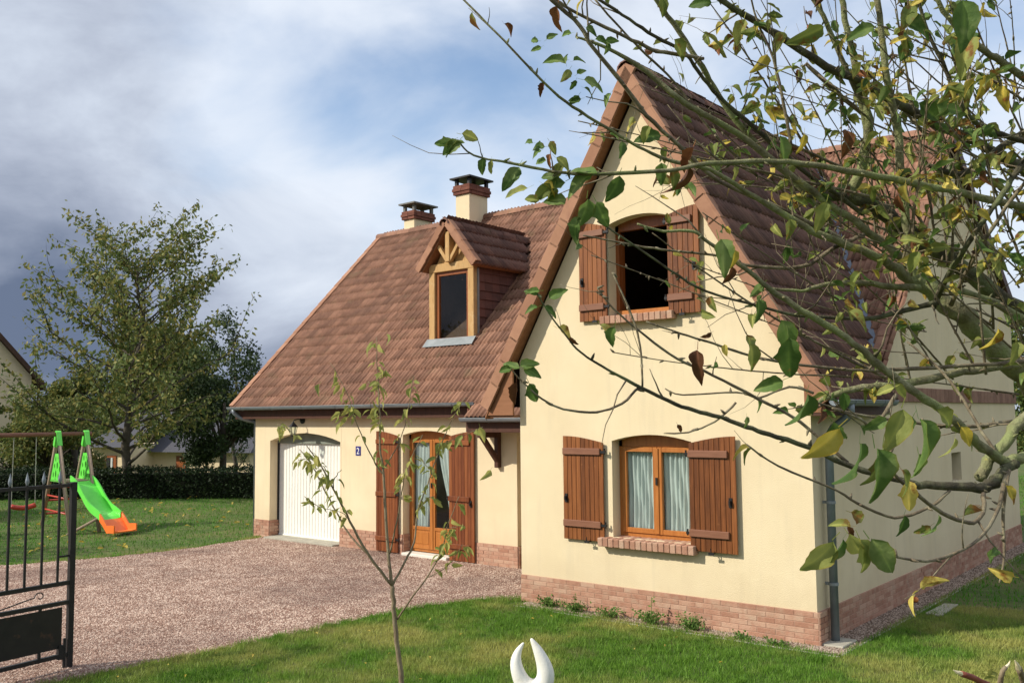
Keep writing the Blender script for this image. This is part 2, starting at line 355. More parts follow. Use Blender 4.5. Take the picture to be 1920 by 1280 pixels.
def fast_mesh(name, V, Fc, m, tone=None, smooth=False, mats=None, midx=None):
    """V (n,3) and Fc (k,3|4) numpy -> mesh"""
    me = bpy.data.meshes.new(name); k, w = Fc.shape
    me.vertices.add(len(V)); me.vertices.foreach_set('co', V.astype(np.float32).ravel())
    me.loops.add(k*w); me.loops.foreach_set('vertex_index', Fc.astype(np.int32).ravel())
    me.polygons.add(k); me.polygons.foreach_set('loop_start', np.arange(0, k*w, w, dtype=np.int32)); me.polygons.foreach_set('loop_total', np.full(k, w, dtype=np.int32))
    for q in (mats or [m]): me.materials.append(M[q])
    if midx is not None: me.polygons.foreach_set('material_index', midx.astype(np.int32))
    if tone is not None:
        a = me.attributes.new('tone', 'FLOAT', 'FACE'); a.data.foreach_set('value', tone.astype(np.float32))
    me.update(calc_edges=True); me.validate()
    if smooth: me.polygons.foreach_set('use_smooth', [True]*k)
    return me

# ------------------------------------------------------------------ ground
def ground_z(x, y):
    # flat round the house, falling away behind the far hedge
    t = np.clip((-x*.0 + (-(x+25)*.75 + (y-5)*.66) - 5)/18, 0, 1)
    return -1.7*t*t*(3-2*t)
xs = np.concatenate([[-900, -400, -200, -120, -90], np.arange(-70, 26, 2.), [40, 80, 200, 400, 900]])
ys = np.concatenate([[-900, -300, -100, -50, -30], np.arange(-20, 70, 2.), [90, 130, 200, 400, 900]])
X, Y = np.meshgrid(xs, ys); V = np.stack([X.ravel(), Y.ravel(), ground_z(X, Y).ravel()], 1)
nx = len(xs); idx = np.arange(len(V)).reshape(len(ys), nx)
Fc = np.stack([idx[:-1, :-1].ravel(), idx[:-1, 1:].ravel(), idx[1:, 1:].ravel(), idx[1:, :-1].ravel()], 1)
tag(link('lawn', fast_mesh('lawn', V, Fc, 'lawn_soil')), 'green lawn with drier olive patches round the house', 'lawn', kind='structure')
# gravel drive: right edge swings round the front of the wing, left edge meets the lawn by the garage
def wob(n, a, s): 
    r = np.random.default_rng(s).normal(0, a, n); return r
near = [(-5.35, -14), (-5.3, -7), (-5.15, -5.6), (-5.09, -4.7), (-5.05, -3.97), (-5.01, -3.0), (-4.97, -1.9), (-4.88, -1.0), (-4.62, -.30), (-4.25, .05), (-3.95, .10)]
far = [(-12.72, 2.2), (-12.62, 1.6), (-12.42, -.5), (-12.75, -1.95), (-13.2, -3.0), (-13.6, -5), (-14, -8), (-14.2, -14)]
def densify(P, n=8, amp=.035):
    out = []
    for i in range(len(P)-1):
        for k in range(n):
            t = k/n; out.append((P[i][0]*(1-t)+P[i+1][0]*t + random.gauss(0, amp), P[i][1]*(1-t)+P[i+1][1]*t + random.gauss(0, amp*.6)))
    return out+[P[-1]]
NEAR = densify(near); FAR = densify(far)
gp = NEAR + [(-3.9, 2.6), (-12.9, 2.6)] + FAR
mb = MB(); P3 = [Vector((x, y, .006)) for x, y in gp]
mb.add(P3, tessellate_polygon([P3]))
tag(mb.build('gravel_drive', 'gravel_bed'), 'pinkish gravel drive in front of the garage', 'driveway', kind='structure')
# gravel strips along the walls, with thin concrete edging
mb = MB(); mb.add([(-3.95, -.29, .007), (.335, -.29, .007), (.335, 12, .007), (0, 12, .007), (0, -.0, .007), (-3.95, 0, .007)], [(0, 1, 4, 5), (1, 2, 3, 4)])
tag(mb.build('gravel_strip', 'strip_bed'), 'narrow gravel strip along the foot of the walls', 'gravel', kind='structure')
mb = MB().box(-3.98, .345, -.318, -.29, -.05, .012).box(.318, .345, -.29, 12, -.05, .010)
tag(mb.build('edging_kerb', 'concrete', bevel=.006), 'thin pale concrete edging between gravel strip and lawn', 'kerb', kind='structure')

def inside(poly, x, y):
    p = np.array(poly); n = len(p); c = np.zeros(len(x), bool); j = n-1
    for i in range(n):
        xi, yi = p[i]; xj, yj = p[j]
        with np.errstate(divide='ignore', invalid='ignore'):
            c ^= ((yi > y) != (yj > y)) & (x < (xj-xi)*(y-yi)/(yj-yi+1e-12)+xi)
        j = i
    return c
CAMN = np.array(CAM)
def frustum(x, y, z, pad=.06):
    d = np.stack([x, y, z], -1) - CAMN; a = d@np.array(RX); b = d@np.array(RU); c = d@np.array(RF)
    return (c > .3) & (np.abs(a/c) < 960/F+pad) & (np.abs(b/c) < 640/F+pad)
def blades(name, label, pts, h, w, m, lean=.5, seed=1):
    r = np.random.default_rng(seed); n = len(pts); a = r.uniform(0, 2*np.pi, n); H = h*r.uniform(.45, 1.25, n); W = w*r.uniform(.6, 1.3, n)
    la = r.uniform(0, 2*np.pi, n); L = H*lean*r.uniform(.2, 1.3, n)
    z = ground_z(pts[:, 0], pts[:, 1])
    dx, dy = np.cos(a)*W/2, np.sin(a)*W/2
    A = np.stack([pts[:, 0]-dx, pts[:, 1]-dy, z-.003], 1); B = np.stack([pts[:, 0]+dx, pts[:, 1]+dy, z-.003], 1)
    C = np.stack([pts[:, 0]+np.cos(la)*L, pts[:, 1]+np.sin(la)*L, z+H], 1)
    V = np.stack([A, B, C], 1).reshape(-1, 3); Fc = np.arange(3*n).reshape(-1, 3)
    o = link(name, fast_mesh(name, V, Fc, m, tone=r.uniform(0, 1, n)))
    return tag(o, label, 'grass', kind='stuff')
house_poly = [(-13.1, 1.95), (-4.1, 1.95), (-4.1, -.34), (.37, -.34), (.37, 12), (-13.1, 12)]
def lawn_points(n, x0, x1, y0, y1, dmax, dmin=0, seed=3):
    r = np.random.default_rng(seed); x = r.uniform(x0, x1, n); y = r.uniform(y0, y1, n)
    d = np.hypot(x-CAM.x, y-CAM.y)
    ok = frustum(x, y, 0*x) & (d < dmax) & (d >= dmin) & ~inside(gp, x, y) & ~inside(house_poly, x, y)
    # thin out the worn, dry patches
    return np.stack([x, y], 1)[ok]
pn = lawn_points(1500000, -6.5, 8, -6.5, 10, 13.5)
keep = np.random.default_rng(5).random(len(pn)) < np.clip(1.25-np.hypot(pn[:, 0]-CAM.x, pn[:, 1]-CAM.y)/22, .3, 1)
blades('grass', 'short mown grass of the front lawn with dry olive patches', pn[keep][:420000], .042, .0075, 'grass_blade', seed=2)
pf = lawn_points(1600000, -60, 20, -8, 30, 75, 13.5, seed=4)
blades('grass', 'deep green grass of the lawn beyond the drive and beside the house', pf[:260000], .055, .018, 'grass_far', seed=6)
r = np.random.default_rng(15); cl = []
for cx, cy in lawn_points(9000, -6.5, 6, -6.5, 3, 13, seed=16)[:900]:
    k_ = int(r.integers(14, 55)); cl.append(np.stack([cx+r.normal(0, .035, k_), cy+r.normal(0, .035, k_)], 1))
blades('grass', 'taller tufts and clumps standing out of the front lawn', np.concatenate(cl), .075, .009, 'grass_blade', lean=.8, seed=17)
# tufts creeping over the gravel edge
e = []
for P in (NEAR, FAR):
    for (x, y) in P:
        for _ in range(60): e.append((x+random.gauss(.03 if P is NEAR else -.05, .055), y+random.gauss(0, .10)))
for i in range(5200): e.append((random.uniform(-4.0, .36), -.30+random.gauss(0, .022))) if random.random() < .5 + .5*math.sin(i*.37) else e.append((.335+random.gauss(0, .02), random.uniform(-.3, 10)))
for i in range(900): e.append((random.uniform(-3.9, 0), random.uniform(-.28, -.02)))
blades('grass', 'taller grass fringe along the edges of the gravel drive', np.array(e), .05, .009, 'grass_blade', seed=8)

# loose stones
def stones(name, label, pts, size, seed, m='gravel_stone'):
    r = np.random.default_rng(seed); n = len(pts)
    octv = np.array([(1, 0, 0), (0, 1, 0), (-1, 0, 0), (0, -1, 0), (0, 0, .75), (0, 0, -.4)], float); of = np.array([(0, 1, 4), (1, 2, 4), (2, 3, 4), (3, 0, 4)])
    s = size*r.uniform(.5, 1.3, (n, 1, 1))*r.uniform(.6, 1.2, (n, 1, 3)); a = r.uniform(0, 6.28, n)
    v = octv[None]*s*(1+r.normal(0, .18, (n, 6, 1)))
    ca, sa = np.cos(a)[:, None], np.sin(a)[:, None]
    x = v[:, :, 0]*ca-v[:, :, 1]*sa + pts[:, 0, None]; y = v[:, :, 0]*sa+v[:, :, 1]*ca + pts[:, 1, None]; z = v[:, :, 2]+.008
    V = np.stack([x, y, z], 2).reshape(-1, 3); Fc = (of[None]+np.arange(n)[:, None, None]*6).reshape(-1, 3)
    o = link(name, fast_mesh(name, V, Fc, m, tone=np.repeat(r.uniform(0, 1, n), 4)))
    return tag(o, label, 'gravel', kind='stuff')
r = np.random.default_rng(11); x = r.uniform(-14, -3.9, 400000); y = r.uniform(-7, 2., 400000)
ok = inside(gp, x, y) & frustum(x, y, 0*x); d = np.hypot(x-CAM.x, y-CAM.y); ok &= r.random(len(x)) < np.clip(1.5-d/18, .35, 1)
stones('gravel', 'loose pink and grey stones of the gravel drive', np.stack([x, y], 1)[ok][:150000], .0115, 12)
x = np.concatenate([r.uniform(-3.95, .33, 9000), r.uniform(.0, .32, 14000)]); y = np.concatenate([r.uniform(-.28, 0, 9000), r.uniform(-.2, 9.9, 14000)])
stones('gravel', 'loose stones in the strip at the foot of the house walls', np.stack([x, y], 1), .014, 13, 'strip_stone')

# ------------------------------------------------------------------ the house
S, W, L, D = 2.0, 4.09, 13.034, 9.944
house = empty('house', (-4, 2, 0), 'cream rendered house with steep brown tiled roofs and wooden shutters beside the gravel drive', 'house')
house.matrix_world = Matrix.Translation((-4, 2, 0))
def HP(o):                      # parent to the house, keeping world coordinates
    o.parent = house; o.matrix_parent_inverse = Matrix.Translation((4, -2, 0)); return o
def under(o, par):              # sub-part of a house part (parts sit at the house origin)
    o.parent = par; return o
ZM = lambda y: 2.73 + (y-1.70)*1.005 if y < 5.99 else 7.041 - (y-5.99)*.65      # main roof, tile surface
ZW = lambda x: 6.87 - 1.72*abs(x+2.155)                                        # wing roof, tile surface

def arch_pts(x0, x1, z0, zs, zc, n=10):
    pts = [(x0, z0), (x1, z0)]
    for i in range(n+1):
        t = i/n; x = x1+(x0-x1)*t; pts.append((x, zs+(zc-zs)*(1-(2*t-1)**2)))
    return pts
def wall(name, outer, holes, plane, pos, thick, m='cream_render', reveal='render_reveal', revdepth=.2):
    """outer/holes: 2-D outlines; plane 'y' -> (a, z) at y=pos facing -y ; plane 'x' -> (a=y, z) at x=pos facing +x"""
    if plane == 'y': to = lambda a, z, d: Vector((a, pos+d, z))
    else: to = lambda a, z, d: Vector((pos-d, a, z))
    mb = MB(); loops = [outer]+holes
    for d in (0, thick):
        L3 = [[to(a, z, d) for a, z in lp] for lp in loops]; flat = [p for lp in L3 for p in lp]
        mb.add(flat, tessellate_polygon(L3))
    n = len(outer)
    mb.add([to(a, z, 0) for a, z in outer]+[to(a, z, thick) for a, z in outer], [(i, (i+1) % n, (i+1) % n+n, i+n) for i in range(n)])
    o = HP(mb.build(name, m)); 
    for h in holes:
        n = len(h); q = MB().add([to(a, z, 0) for a, z in h]+[to(a, z, thick+.0) for a, z in h], [(i, (i+1) % n, (i+1) % n+n, i+n) for i in range(n)])
        under(q.build('reveal', reveal), o)
    return o
HB = .36
# openings
LOW = arch_pts(-2.60, -1.47, .965, 2.165, 2.245); UP = arch_pts(-2.60, -1.70, 3.75, 4.93, 5.01)
DOOR = arch_pts(-8.50, -7.29, .05, 2.155, 2.235); GAR = arch_pts(-12.51, -10.25, .04, 2.01, 2.175)
xl, xr = -W, 0
gable = [(xl, HB), (xr, HB), (xr, ZW(xr)-.30), (-2.155, ZW(-2.155)-.32), (xl, ZW(xl)-.30)]
front_wall = wall('front_gable_wall', gable, [LOW, UP], 'y', 0, .26)
# recessed garage wall; openings reach down through the plinth, so its outline is notched
def notch(x0, x1, zb, opening):
    return [(x0, zb)] + [p for p in reversed(opening[2:])] + [(x1, zb)]
outer = [(-L, HB), (-12.51, HB)] + list(reversed(GAR[2:])) + [(-10.25, HB), (-8.50, HB)] + list(reversed(DOOR[2:])) + [(-7.29, HB), (-5.80, HB), (-5.80, 2.66), (-L, 2.66)]
recess_wall = wall('garage_wall', outer, [], 'y', S, .26)
side_open = [(5.45, 1.42), (5.98, 1.42), (5.98, 1.86), (5.45, 1.86)]
sidep = [(.262, HB), (D, HB), (D, ZM(D)-.2), (5.99, ZM(5.99)-.22), (1.9, ZM(1.9)-.16), (1.7, ZW(0)-.5), (1.7, 2.95), (.262, 2.95)]
sidep = [(.262, HB), (D, HB), (D, ZM(D)-.2), (5.99, ZM(5.99)-.22), (2.1, 2.95), (.262, 2.95)]
side_wall = wall('side_wall', sidep, [side_open], 'x', 0, .26)
# remaining shell
mb = MB().box(-L, -L+.26, S+.262, D, .0, 2.6).box(-L, -.262, D-.26, D, 0, 2.6).box(-W, -W+.26, .262, 4.5, 0, 2.9)
mb.prism([(-L+.001, S+.0, 2.55), (-L+.001, D, 2.55), (-L+.001, D, ZM(D)-.2), (-L+.001, 5.99, ZM(5.99)-.22)], (.25, 0, 0))
HP(mb.build('outer_wall', 'cream_render'))
# porch recess side, back wall
mb = MB().box(-5.802, -5.55, S+.262, 4.0, .0, 2.6).box(-5.55, -W, 3.8, 4.0, 0, 2.6)
HP(mb.build('porch_wall', 'cream_render'))
HP(MB().add([(-5.804, S+.001, HB), (-5.798, S+.001, HB), (-5.798, S+.001, 2.6), (-5.804, S+.001, 2.6)], [(0, 1, 2, 3)]).build('wall_arris', 'cream_render'))
mb = MB().box(-L+.3, -.3, S+.3, D-.3, .0, .04).box(-W+.3, -.3, .3, S+.25, 0, .04).box(-W+.3, -.3, .3, 5.9, 2.72, 2.80).box(-W+.3, -.28, 2.9, 3.0, .04, 2.7)
HP(mb.build('floor_slab', 'interior_plaster'))

# plinth bricks ---------------------------------------------------------
brick_me = MB().box(-.1065, .1065, -.002, .02, -.0285, .0285).mesh('brick', 'brick', bevel=.003, tone=True)
brick_half = MB().box(-.05, .05, -.012, .02, -.027, .027).mesh('brick', 'brick', bevel=.0035, tone=True)
PL = {}
def plinth(name, a0, a1, plane, pos, zb=0., zt=HB, limit=0, skips=()):
    """mortar bed with courses of bricks standing proud; nearest 'limit' bricks are parts, the rest one part"""
    mb = MB(); t = .24
    segs = []; cur = a0
    for s0, s1 in sorted(skips): segs.append((cur, s0)); cur = s1
    segs.append((cur, a1))
    for s0, s1 in segs:
        if plane == 'y': mb.box(s0, s1, pos-.012, pos+t, zb-.05, zt)
        else: mb.box(pos-t, pos+.012, s0, s1, zb-.05, zt)
    body = HP(mb.build(name, 'mortar'))
    course = .060; n = int(round((zt-zb)/course)); course = (zt-zb)/n; items = []
    for s0, s1 in segs:
        for k in range(n):
            off = 0 if k % 2 == 0 else .11; x = s0 - off
            while x < s1-.01:
                b0, b1 = max(x, s0), min(x+.21, s1)
                if b1-b0 > .03: items.append(((b0+b1)/2, b1-b0, zb+course*(k+.5)))
                x += .2195
    def place(c, z): return Vector((c, pos-.014, z)) if plane == 'y' else Vector((pos+.014, c, z))
    items.sort(key=lambda i: (place(i[0], i[2])-CAM).length)
    for i, (c, w, z) in enumerate(items[:limit]):
        o = link('brick', brick_me, body, place(c+random.gauss(0, .001), z), (0, 0, 0 if plane == 'y' else math.pi/2), (w/.21, random.uniform(.85, 1.2), course/.066))
    rest = items[limit:]
    if rest:
        q = MB()
        for c, w, z in rest:
            p = place(c, z); h = course*.41; j = random.uniform(-.002, .002)
            if plane == 'y': q.box(c-w/2+.003, c+w/2-.003, pos-.018+j, pos, z-h, z+h, random.random())
            else: q.box(pos, pos+.018+j, c-w/2+.004, c+w/2-.004, z-h, z+h, random.random())
        under(q.build('brick', 'brick', tone=True, kind='stuff'), body)
    return body
plinth('front_plinth', -W, 0.012, 'y', 0, limit=120)
plinth('side_plinth', .25, D, 'x', 0, limit=95)
# courses on the return of the corner: small brick ends
plinth('garage_plinth', -L, -12.51, 'y', S, limit=4); plinth('garage_plinth', -10.25, -8.50, 'y', S, limit=16); plinth('garage_plinth', -7.29, -5.79, 'y', S, limit=25)
def end_return(name, x, y0, y1, face=1):
    body = HP(MB().box(min(x, x+face*.012), max(x, x+face*.012), y0, y1, -.03, HB-.001).build(name, 'mortar'))
    q = MB()
    for k in range(6):
        y = y0+(.0 if k % 2 else -.1)
        while y < y1:
            a, b = max(y0, y), min(y1, y+.21)
            if b-a > .03: q.box(min(x, x+face*.022), max(x, x+face*.022), a+.004, b-.004, HB/6*k+.004, HB/6*(k+1)-.004, random.random())
            y += .22
    under(q.build('brick', 'brick', tone=True, kind='stuff'), body)
end_return('garage_plinth_return', -12.51, S+.0, S+.26); end_return('door_plinth_return', -8.50, S+.0, S+.26); end_return('porch_plinth_return', -5.79, S+.0, S+1.6)
end_return('corner_plinth_return', 0.012, -.012, .25)

# sills of header bricks
def brick_sill(x0, x1, zt, h, depth, n):
    body = HP(MB().box(x0+.006, x1-.006, -depth+.012, .16, zt-h+.006, zt-.012).build('window_sill', 'mortar'))
    w = (x1-x0)/n; me = MB().box(-w/2+.004, w/2-.004, -depth, .17, -h/2, h/2).mesh('sill_brick', 'brick', bevel=.006)
    for i in range(n):
        link('sill_brick', me, body, (x0+w*(i+.5), random.uniform(-.003, .003), zt-h/2-.0+random.uniform(-.003, .002)), (math.radians(3), 0, 0))
brick_sill(-2.76, -1.40, .965, .105, .13, 17)
brick_sill(-2.68, -1.62, 3.75, .10, .12, 13)

# string course on the side wall at eaves height
body = HP(MB().box(0, .022, 2.45, D, 2.63, 2.83).build('string_course', 'mortar'))
q = MB(); y = 2.45
while y < D-.1:
    q.box(.018, .034, y+.004, y+.216, 2.634, 2.826, random.random()); y += .22
under(q.build('brick', 'band_brick', tone=True, kind='stuff'), body)

# windows -------------------------------------------------------------------
def bars(mb, x0, x1, y0, y1, z0, z1, w):
    mb.box(x0, x0+w, y0, y1, z0, z1); mb.box(x1-w, x1, y0, y1, z0, z1); mb.box(x0+w, x1-w, y0+.001, y1-.001, z0, z0+w); mb.box(x0+w, x1-w, y0+.001, y1-.001, z1-w, z1)
def casement(name, x0, x1, z0, z1, zc, y, leaves=2, bottom_panel=0, dark=False, label=None):
    """fixed frame with curved head, then leaves with stiles, glass, optional wooden lower panel"""
    fr = MB(); fr.box(x0-.02, x0+.05, y, y+.07, z0, z1+.06); fr.box(x1-.05, x1+.02, y, y+.07, z0, z1+.06); fr.box(x0+.05, x1-.05, y+.001, y+.069, z0, z0+.05)
    head = [(x0-.02, y+.0, z1-.075)] + [(x1+.02, y+.0, z1-.075)] + [(x1+.02+(x0-x1-.04)*i/8, y+.0, z1+.01+(zc-z1)*(1-(2*i/8-1)**2)) for i in range(9)]
    fr.prism(head, (0, .06, 0))
    f = HP(fr.build(name, 'frame_wood_dark' if dark else 'frame_wood', bevel=.004, label=label))
    lw = (x1-x0-.10)/max(1, leaves)
    for k in range(leaves):
        a = x0+.05+lw*k; b = a+lw; q = MB(); bars(q, a+.002, b-.002, y-.02, y+.03, z0+.052, z1-.077, .062)
        if bottom_panel:
            q.box(a+.064, b-.064, y-.019, y+.029, z0+.05+bottom_panel, z0+.05+bottom_panel+.06)
        under(q.build('casement', 'frame_wood', bevel=.005), f)
        gz0 = z0+.11+(bottom_panel if bottom_panel else 0)
        under(MB().add([(a+.06, y, gz0), (b-.06, y, gz0), (b-.06, y, z1-.135), (a+.06, y, z1-.135)], [(0, 1, 2, 3)]).build('glass', 'window_glass'), f)
        if bottom_panel:
            under(MB().box(a+.06, b-.06, y-.005, y+.02, z0+.11, z0+.052+bottom_panel).build('lower_panel', 'frame_wood', bevel=.004), f)
            under(MB().box(a+.10, b-.10, y-.012, y+.0, z0+.14, z0+.02+bottom_panel).build('lower_panel', 'frame_wood', bevel=.008), f)
    if leaves == 0:
        under(MB().box(x0+.0, x0+.045, y+.075, y+.15, z0+.06, z1-.09).build('casement', 'frame_wood_dark', bevel=.004), f)
    if leaves == 2:
        c = x0+.05+lw; under(MB().box(c-.022, c+.022, y-.034, y-.019, z0+.06, z1-.09).build('astragal', 'frame_wood', bevel=.004), f)
        under(MB().box(c-.012, c+.012, y-.05, y-.034, z0+.55*(z1-z0), z0+.55*(z1-z0)+.09).build('window_handle', 'black_iron'), f)
    return f
casement('window_frame', -2.60, -1.47, .967, 2.165, 2.245, .17)
casement('window_frame', -2.60, -1.70, 3.752, 4.93, 5.01, .17, leaves=0, dark=True); HP(MB().box(-2.56, -1.74, .12, .17, 3.752, 3.82).build('window_ledge', 'frame_wood', bevel=.006))
casement('door_frame', -8.50, -7.29, .06, 2.155, 2.235, S+.17, bottom_panel=.34)
HP(MB().box(-8.44, -7.32, S-.10, S+.16, -.02, .055).build('doorstep', 'doorstep_stone', bevel=.008))
HP(MB().box(-2.605, -1.465, .17, .21, .955, .969).build('sill_trim', 'frame_wood'))
# curtains: hung inside, so things of their own
def curtain(x0, x1, y, z0, z1, label, folds=9, pinch=0, side=0):
    n = folds*6; m = 10; V = []; Fc = []
    for j in range(m+1):
        t = j/m; z = z1+(z0-z1)*t
        for i in range(n+1):
            s = i/n; w = 1-pinch*math.sin(min(1, t*1.3)*math.pi/2)**2
            x = (x0+(x1-x0)*s*w) if side == 0 else (x1-(x1-x0)*(1-s)*w)
            V.append((x, y+.018*math.sin(s*folds*2*math.pi+1.5*math.sin(s*9+folds)+.5*math.sin(j*.4+folds))+.006*math.sin(s*folds*5+j), z))
    for j in range(m):
        for i in range(n): a = j*(n+1)+i; Fc.append((a, a+1, a+n+2, a+n+1))
    me = fast_mesh('curtain', np.array(V), np.array(Fc), 'curtain_cloth', smooth=True)
    return tag(link('curtain', me), label, 'curtain', 'sheer white curtains behind the windows')
curtain(-2.53, -2.06, .235, 1.02, 2.14, 'sheer white curtain behind the left pane of the lower gable window', 8)
curtain(-2.00, -1.50, .235, 1.02, 2.14, 'sheer white curtain behind the right pane of the lower gable window', 8)
curtain(-8.40, -7.96, S+.24, .12, 2.12, 'sheer white curtain behind the left leaf of the French door', 6, .25)
curtain(-7.84, -7.36, S+.24, .12, 2.12, 'sheer white curtain drawn aside in the right leaf of the French door', 6, .62, 1)
# small side window with grille
q = MB(); [q.box(-.17, -.155, 5.47+.09*i, 5.485+.09*i, 1.42, 1.86) for i in range(6)]
sf = HP(MB().box(-.20, -.16, 5.45, 5.50, 1.42, 1.86).box(-.20, -.16, 5.93, 5.98, 1.42, 1.86).box(-.199, -.161, 5.5, 5.93, 1.42, 1.47).box(-.199, -.161, 5.5, 5.93, 1.81, 1.86).build('side_window_frame', 'black_iron'))
under(MB().add([(-.18, 5.49, 1.46), (-.18, 5.94, 1.46), (-.18, 5.94, 1.82), (-.18, 5.49, 1.82)], [(0, 1, 2, 3)]).build('glass', 'window_glass'), sf)
for k in range(3):
    pts = [(-.10, 5.53+.09*k+.02*math.sin(i*1.2), 1.46+.036*i) for i in range(11)]
    under(MB().tube(pts, .008, 5).build('grille_bar', 'black_iron', smooth=True), sf)

# shutters --------------------------------------------------------------------
def shutter(x0, x1, y, z0, zin, zout, opening_right, battens, n, wood='shutter_wood', bat='batten_wood', latch=True, stay=True):
    """planks with a curved top: zin at the edge by the opening, zout at the far edge"""
    zt = lambda x: (lambda t: zin+(zout-zin)*math.sin(t*math.pi/2))((x1-x)/(x1-x0) if opening_right else (x-x0)/(x1-x0))
    body = HP(MB().box(x0+.01, x1-.01, y+.018, y+.026, z0+.01, zin-.02).build('shutter', wood))
    w = (x1-x0)/n
    for i in range(n):
        a, b = x0+w*i+.0022, x0+w*(i+1)-.0022; c = (a+b)/2
        vs = [(a-c, 0, 0), (b-c, 0, 0), (b-c, 0, zt(b)-z0), (a-c, 0, zt(a)-z0)]
        q = MB().prism(vs, (0, .022, 0))
        o = q.build('plank', wood, bevel=.003); o.location = (c, y-.004+random.uniform(-.001, .001), z0); under(o, body)
    for z in battens:
        a, b = (x0+.01, x1-.035) if opening_right else (x0+.0, x1-.09)
        under(MB().box(a, b, y-.034, y-.006, z, z+.085).build('batten', bat, bevel=.006), body)
        hx = x1 if opening_right else x0
        s = 1 if opening_right else -1
        under(MB().box(min(hx-.045*s, hx+.045*s), max(hx-.045*s, hx+.045*s), y-.022, y-.002, z+.025, z+.055).tube([(hx+.03*s, y-.01, z+.01), (hx+.03*s, y-.01, z+.085)], .011, 6).build('hinge', 'black_iron'), body)
    if latch:
        lx = x0+.05 if opening_right else x1-.07; lz = z0+(zin-z0)*(.42 if opening_right else .46)
        under(MB().box(lx-.02, lx+.02, y-.016, y-.004, lz-.05, lz+.06).box(lx-.007, lx+.012, y-.05, y-.016, lz-.02, lz+.03).build('latch', 'black_iron'), body)
    if stay:
        sx = x0+(x1-x0)*(.62 if opening_right else .48)
        under(MB().tube([(sx, y+.05, z0-.012), (sx, y-.045, z0-.012), (sx-.004, y-.05, z0+.05)], .007, 5).box(sx-.035, sx+.035, y-.05, y-.04, z0-.025, z0+.003).build('shutter_stay', 'black_iron'), body)
    return body
shutter(-3.33, -2.70, -.052, .90, 2.14, 2.225, True, (1.065, 1.985), 9)
shutter(-1.475, -.875, -.062, .90, 2.15, 2.235, False, (1.065, 1.985), 9)
shutter(-3.03, -2.60, -.052, 3.70, 4.91, 4.99, True, (3.835, 4.795), 6)
shutter(-1.70, -1.27, -.062, 3.70, 4.92, 5.0, False, (3.86, 4.80), 6)
for (a, b, op) in ((-9.155, -8.575, True), (-7.285, -6.70, False)):
    shutter(a, b, S-.055, .0+(.03 if op else .02), 2.14, 2.225, op, (.22, 1.03, 1.99), 8, 'door_shutter_wood', 'door_shutter_wood', latch=not op, stay=False)

# garage door: ribbed white sheet
q = MB(); x = -12.53
xs_ = []
while x < -10.25:
    xs_ += [(x, 0), (x+.072, 0), (x+.076, .010), (x+.092, .010), (x+.096, 0)]; x += .096
V = [(min(a, -10.24), S+.235+d, z) for z in (.06, 1.98) for a, d in xs_]; n = len(xs_)
q.add(V, [(i, i+1, n+i+1, n+i) for i in range(n-1)])
gd = HP(q.build('garage_door', 'white_panel'))
under(MB().box(-12.53, -10.24, S+.22, S+.262, .04, .075).build('bottom_rail', 'white_panel', bevel=.004), gd)
HP(MB().box(-12.53, -10.24, S+.19, S+.262, 1.955, 2.20).build('garage_lintel', 'lintel_grey'))
HP(MB().box(-12.51, -12.495, S+.19, S+.235, .04, 1.955).build('door_jamb', 'black_iron'))
HP(MB().box(-12.49, -10.28, S-.16, S+.24, -.04, .042).build('garage_threshold', 'concrete', bevel=.008))
HP(MB().box(-10.222, -10.217, S-.003, S, HB, 2.45).build('expansion_joint', 'render_reveal'))

# roofs ------------------------------------------------------------------------
TW, EXP = .195, .312           # tile width and exposed length
def tile_profile(u):            # height of an interlocking tile across its width, u in 0..1
    return .036*math.exp(-((u-.82)/.10)**2) + .030*math.exp(-((u-.32)/.09)**2)
def tile_geo(us, lip=.022):
    vs = []; n = len(us)
    for j, (s, lift) in enumerate(((0., lip), (EXP+.04, .003))):
        for u in us: vs.append(((u-.5)*TW, s, tile_profile(u)+lift))
    for u in us: vs.append(((u-.5)*TW, .0, tile_profile(u)+.004))
    fs = [(i, i+1, n+i+1, n+i) for i in range(n-1)] + [(2*n+i, 2*n+i+1, i+1, i) for i in range(n-1)]
    return vs, fs
TUS = [0, .18, .25, .32, .39, .48, .64, .73, .82, .91, 1.0]
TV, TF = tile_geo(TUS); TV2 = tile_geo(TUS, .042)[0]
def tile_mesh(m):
    me = bpy.data.meshes.new('tile'); me.from_pydata(TV2 if m == 'roof_tile_shaded' else TV, [], TF); me.materials.append(M[m])
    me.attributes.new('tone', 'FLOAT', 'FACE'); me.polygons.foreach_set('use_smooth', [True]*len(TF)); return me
TM = {'roof_tile': tile_mesh('roof_tile'), 'roof_tile_shaded': tile_mesh('roof_tile_shaded')}
ALL_TILES = []
def tiles(parent, origin, ux, uy, nx, ny, m, keep):
    """grid of tiles: ux along the eave, uy up the slope"""
    ux, uy = Vector(ux).normalized(), Vector(uy).normalized(); nz = ux.cross(uy); R = Matrix((ux, uy, nz)).transposed()
    for j in range(ny):
        for i in range(nx):
            c = Vector(origin)+ux*(TW*(i+.5)+random.gauss(0, .0012))+uy*(EXP*j+random.gauss(0, .003))
            mid = c+uy*(EXP*.5)
            if keep(mid): ALL_TILES.append((parent, c, R @ Matrix.Rotation(random.gauss(0, .004), 3, 'Z') @ Matrix.Rotation(random.gauss(0, .005), 3, 'X'), m))
def slab(name, pts, thick, m='roof_under', par=None):
    P = [Vector(p) for p in pts]; nrm = (P[1]-P[0]).cross(P[2]-P[0]).normalized()
    if nrm.z < 0: nrm = -nrm
    return HP(MB().prism([p-nrm*.012 for p in P], -nrm*thick).build(name, m))
k = 1.005; uyM = Vector((0, 1, k)).normalized()
XL, XR = -13.50, .10
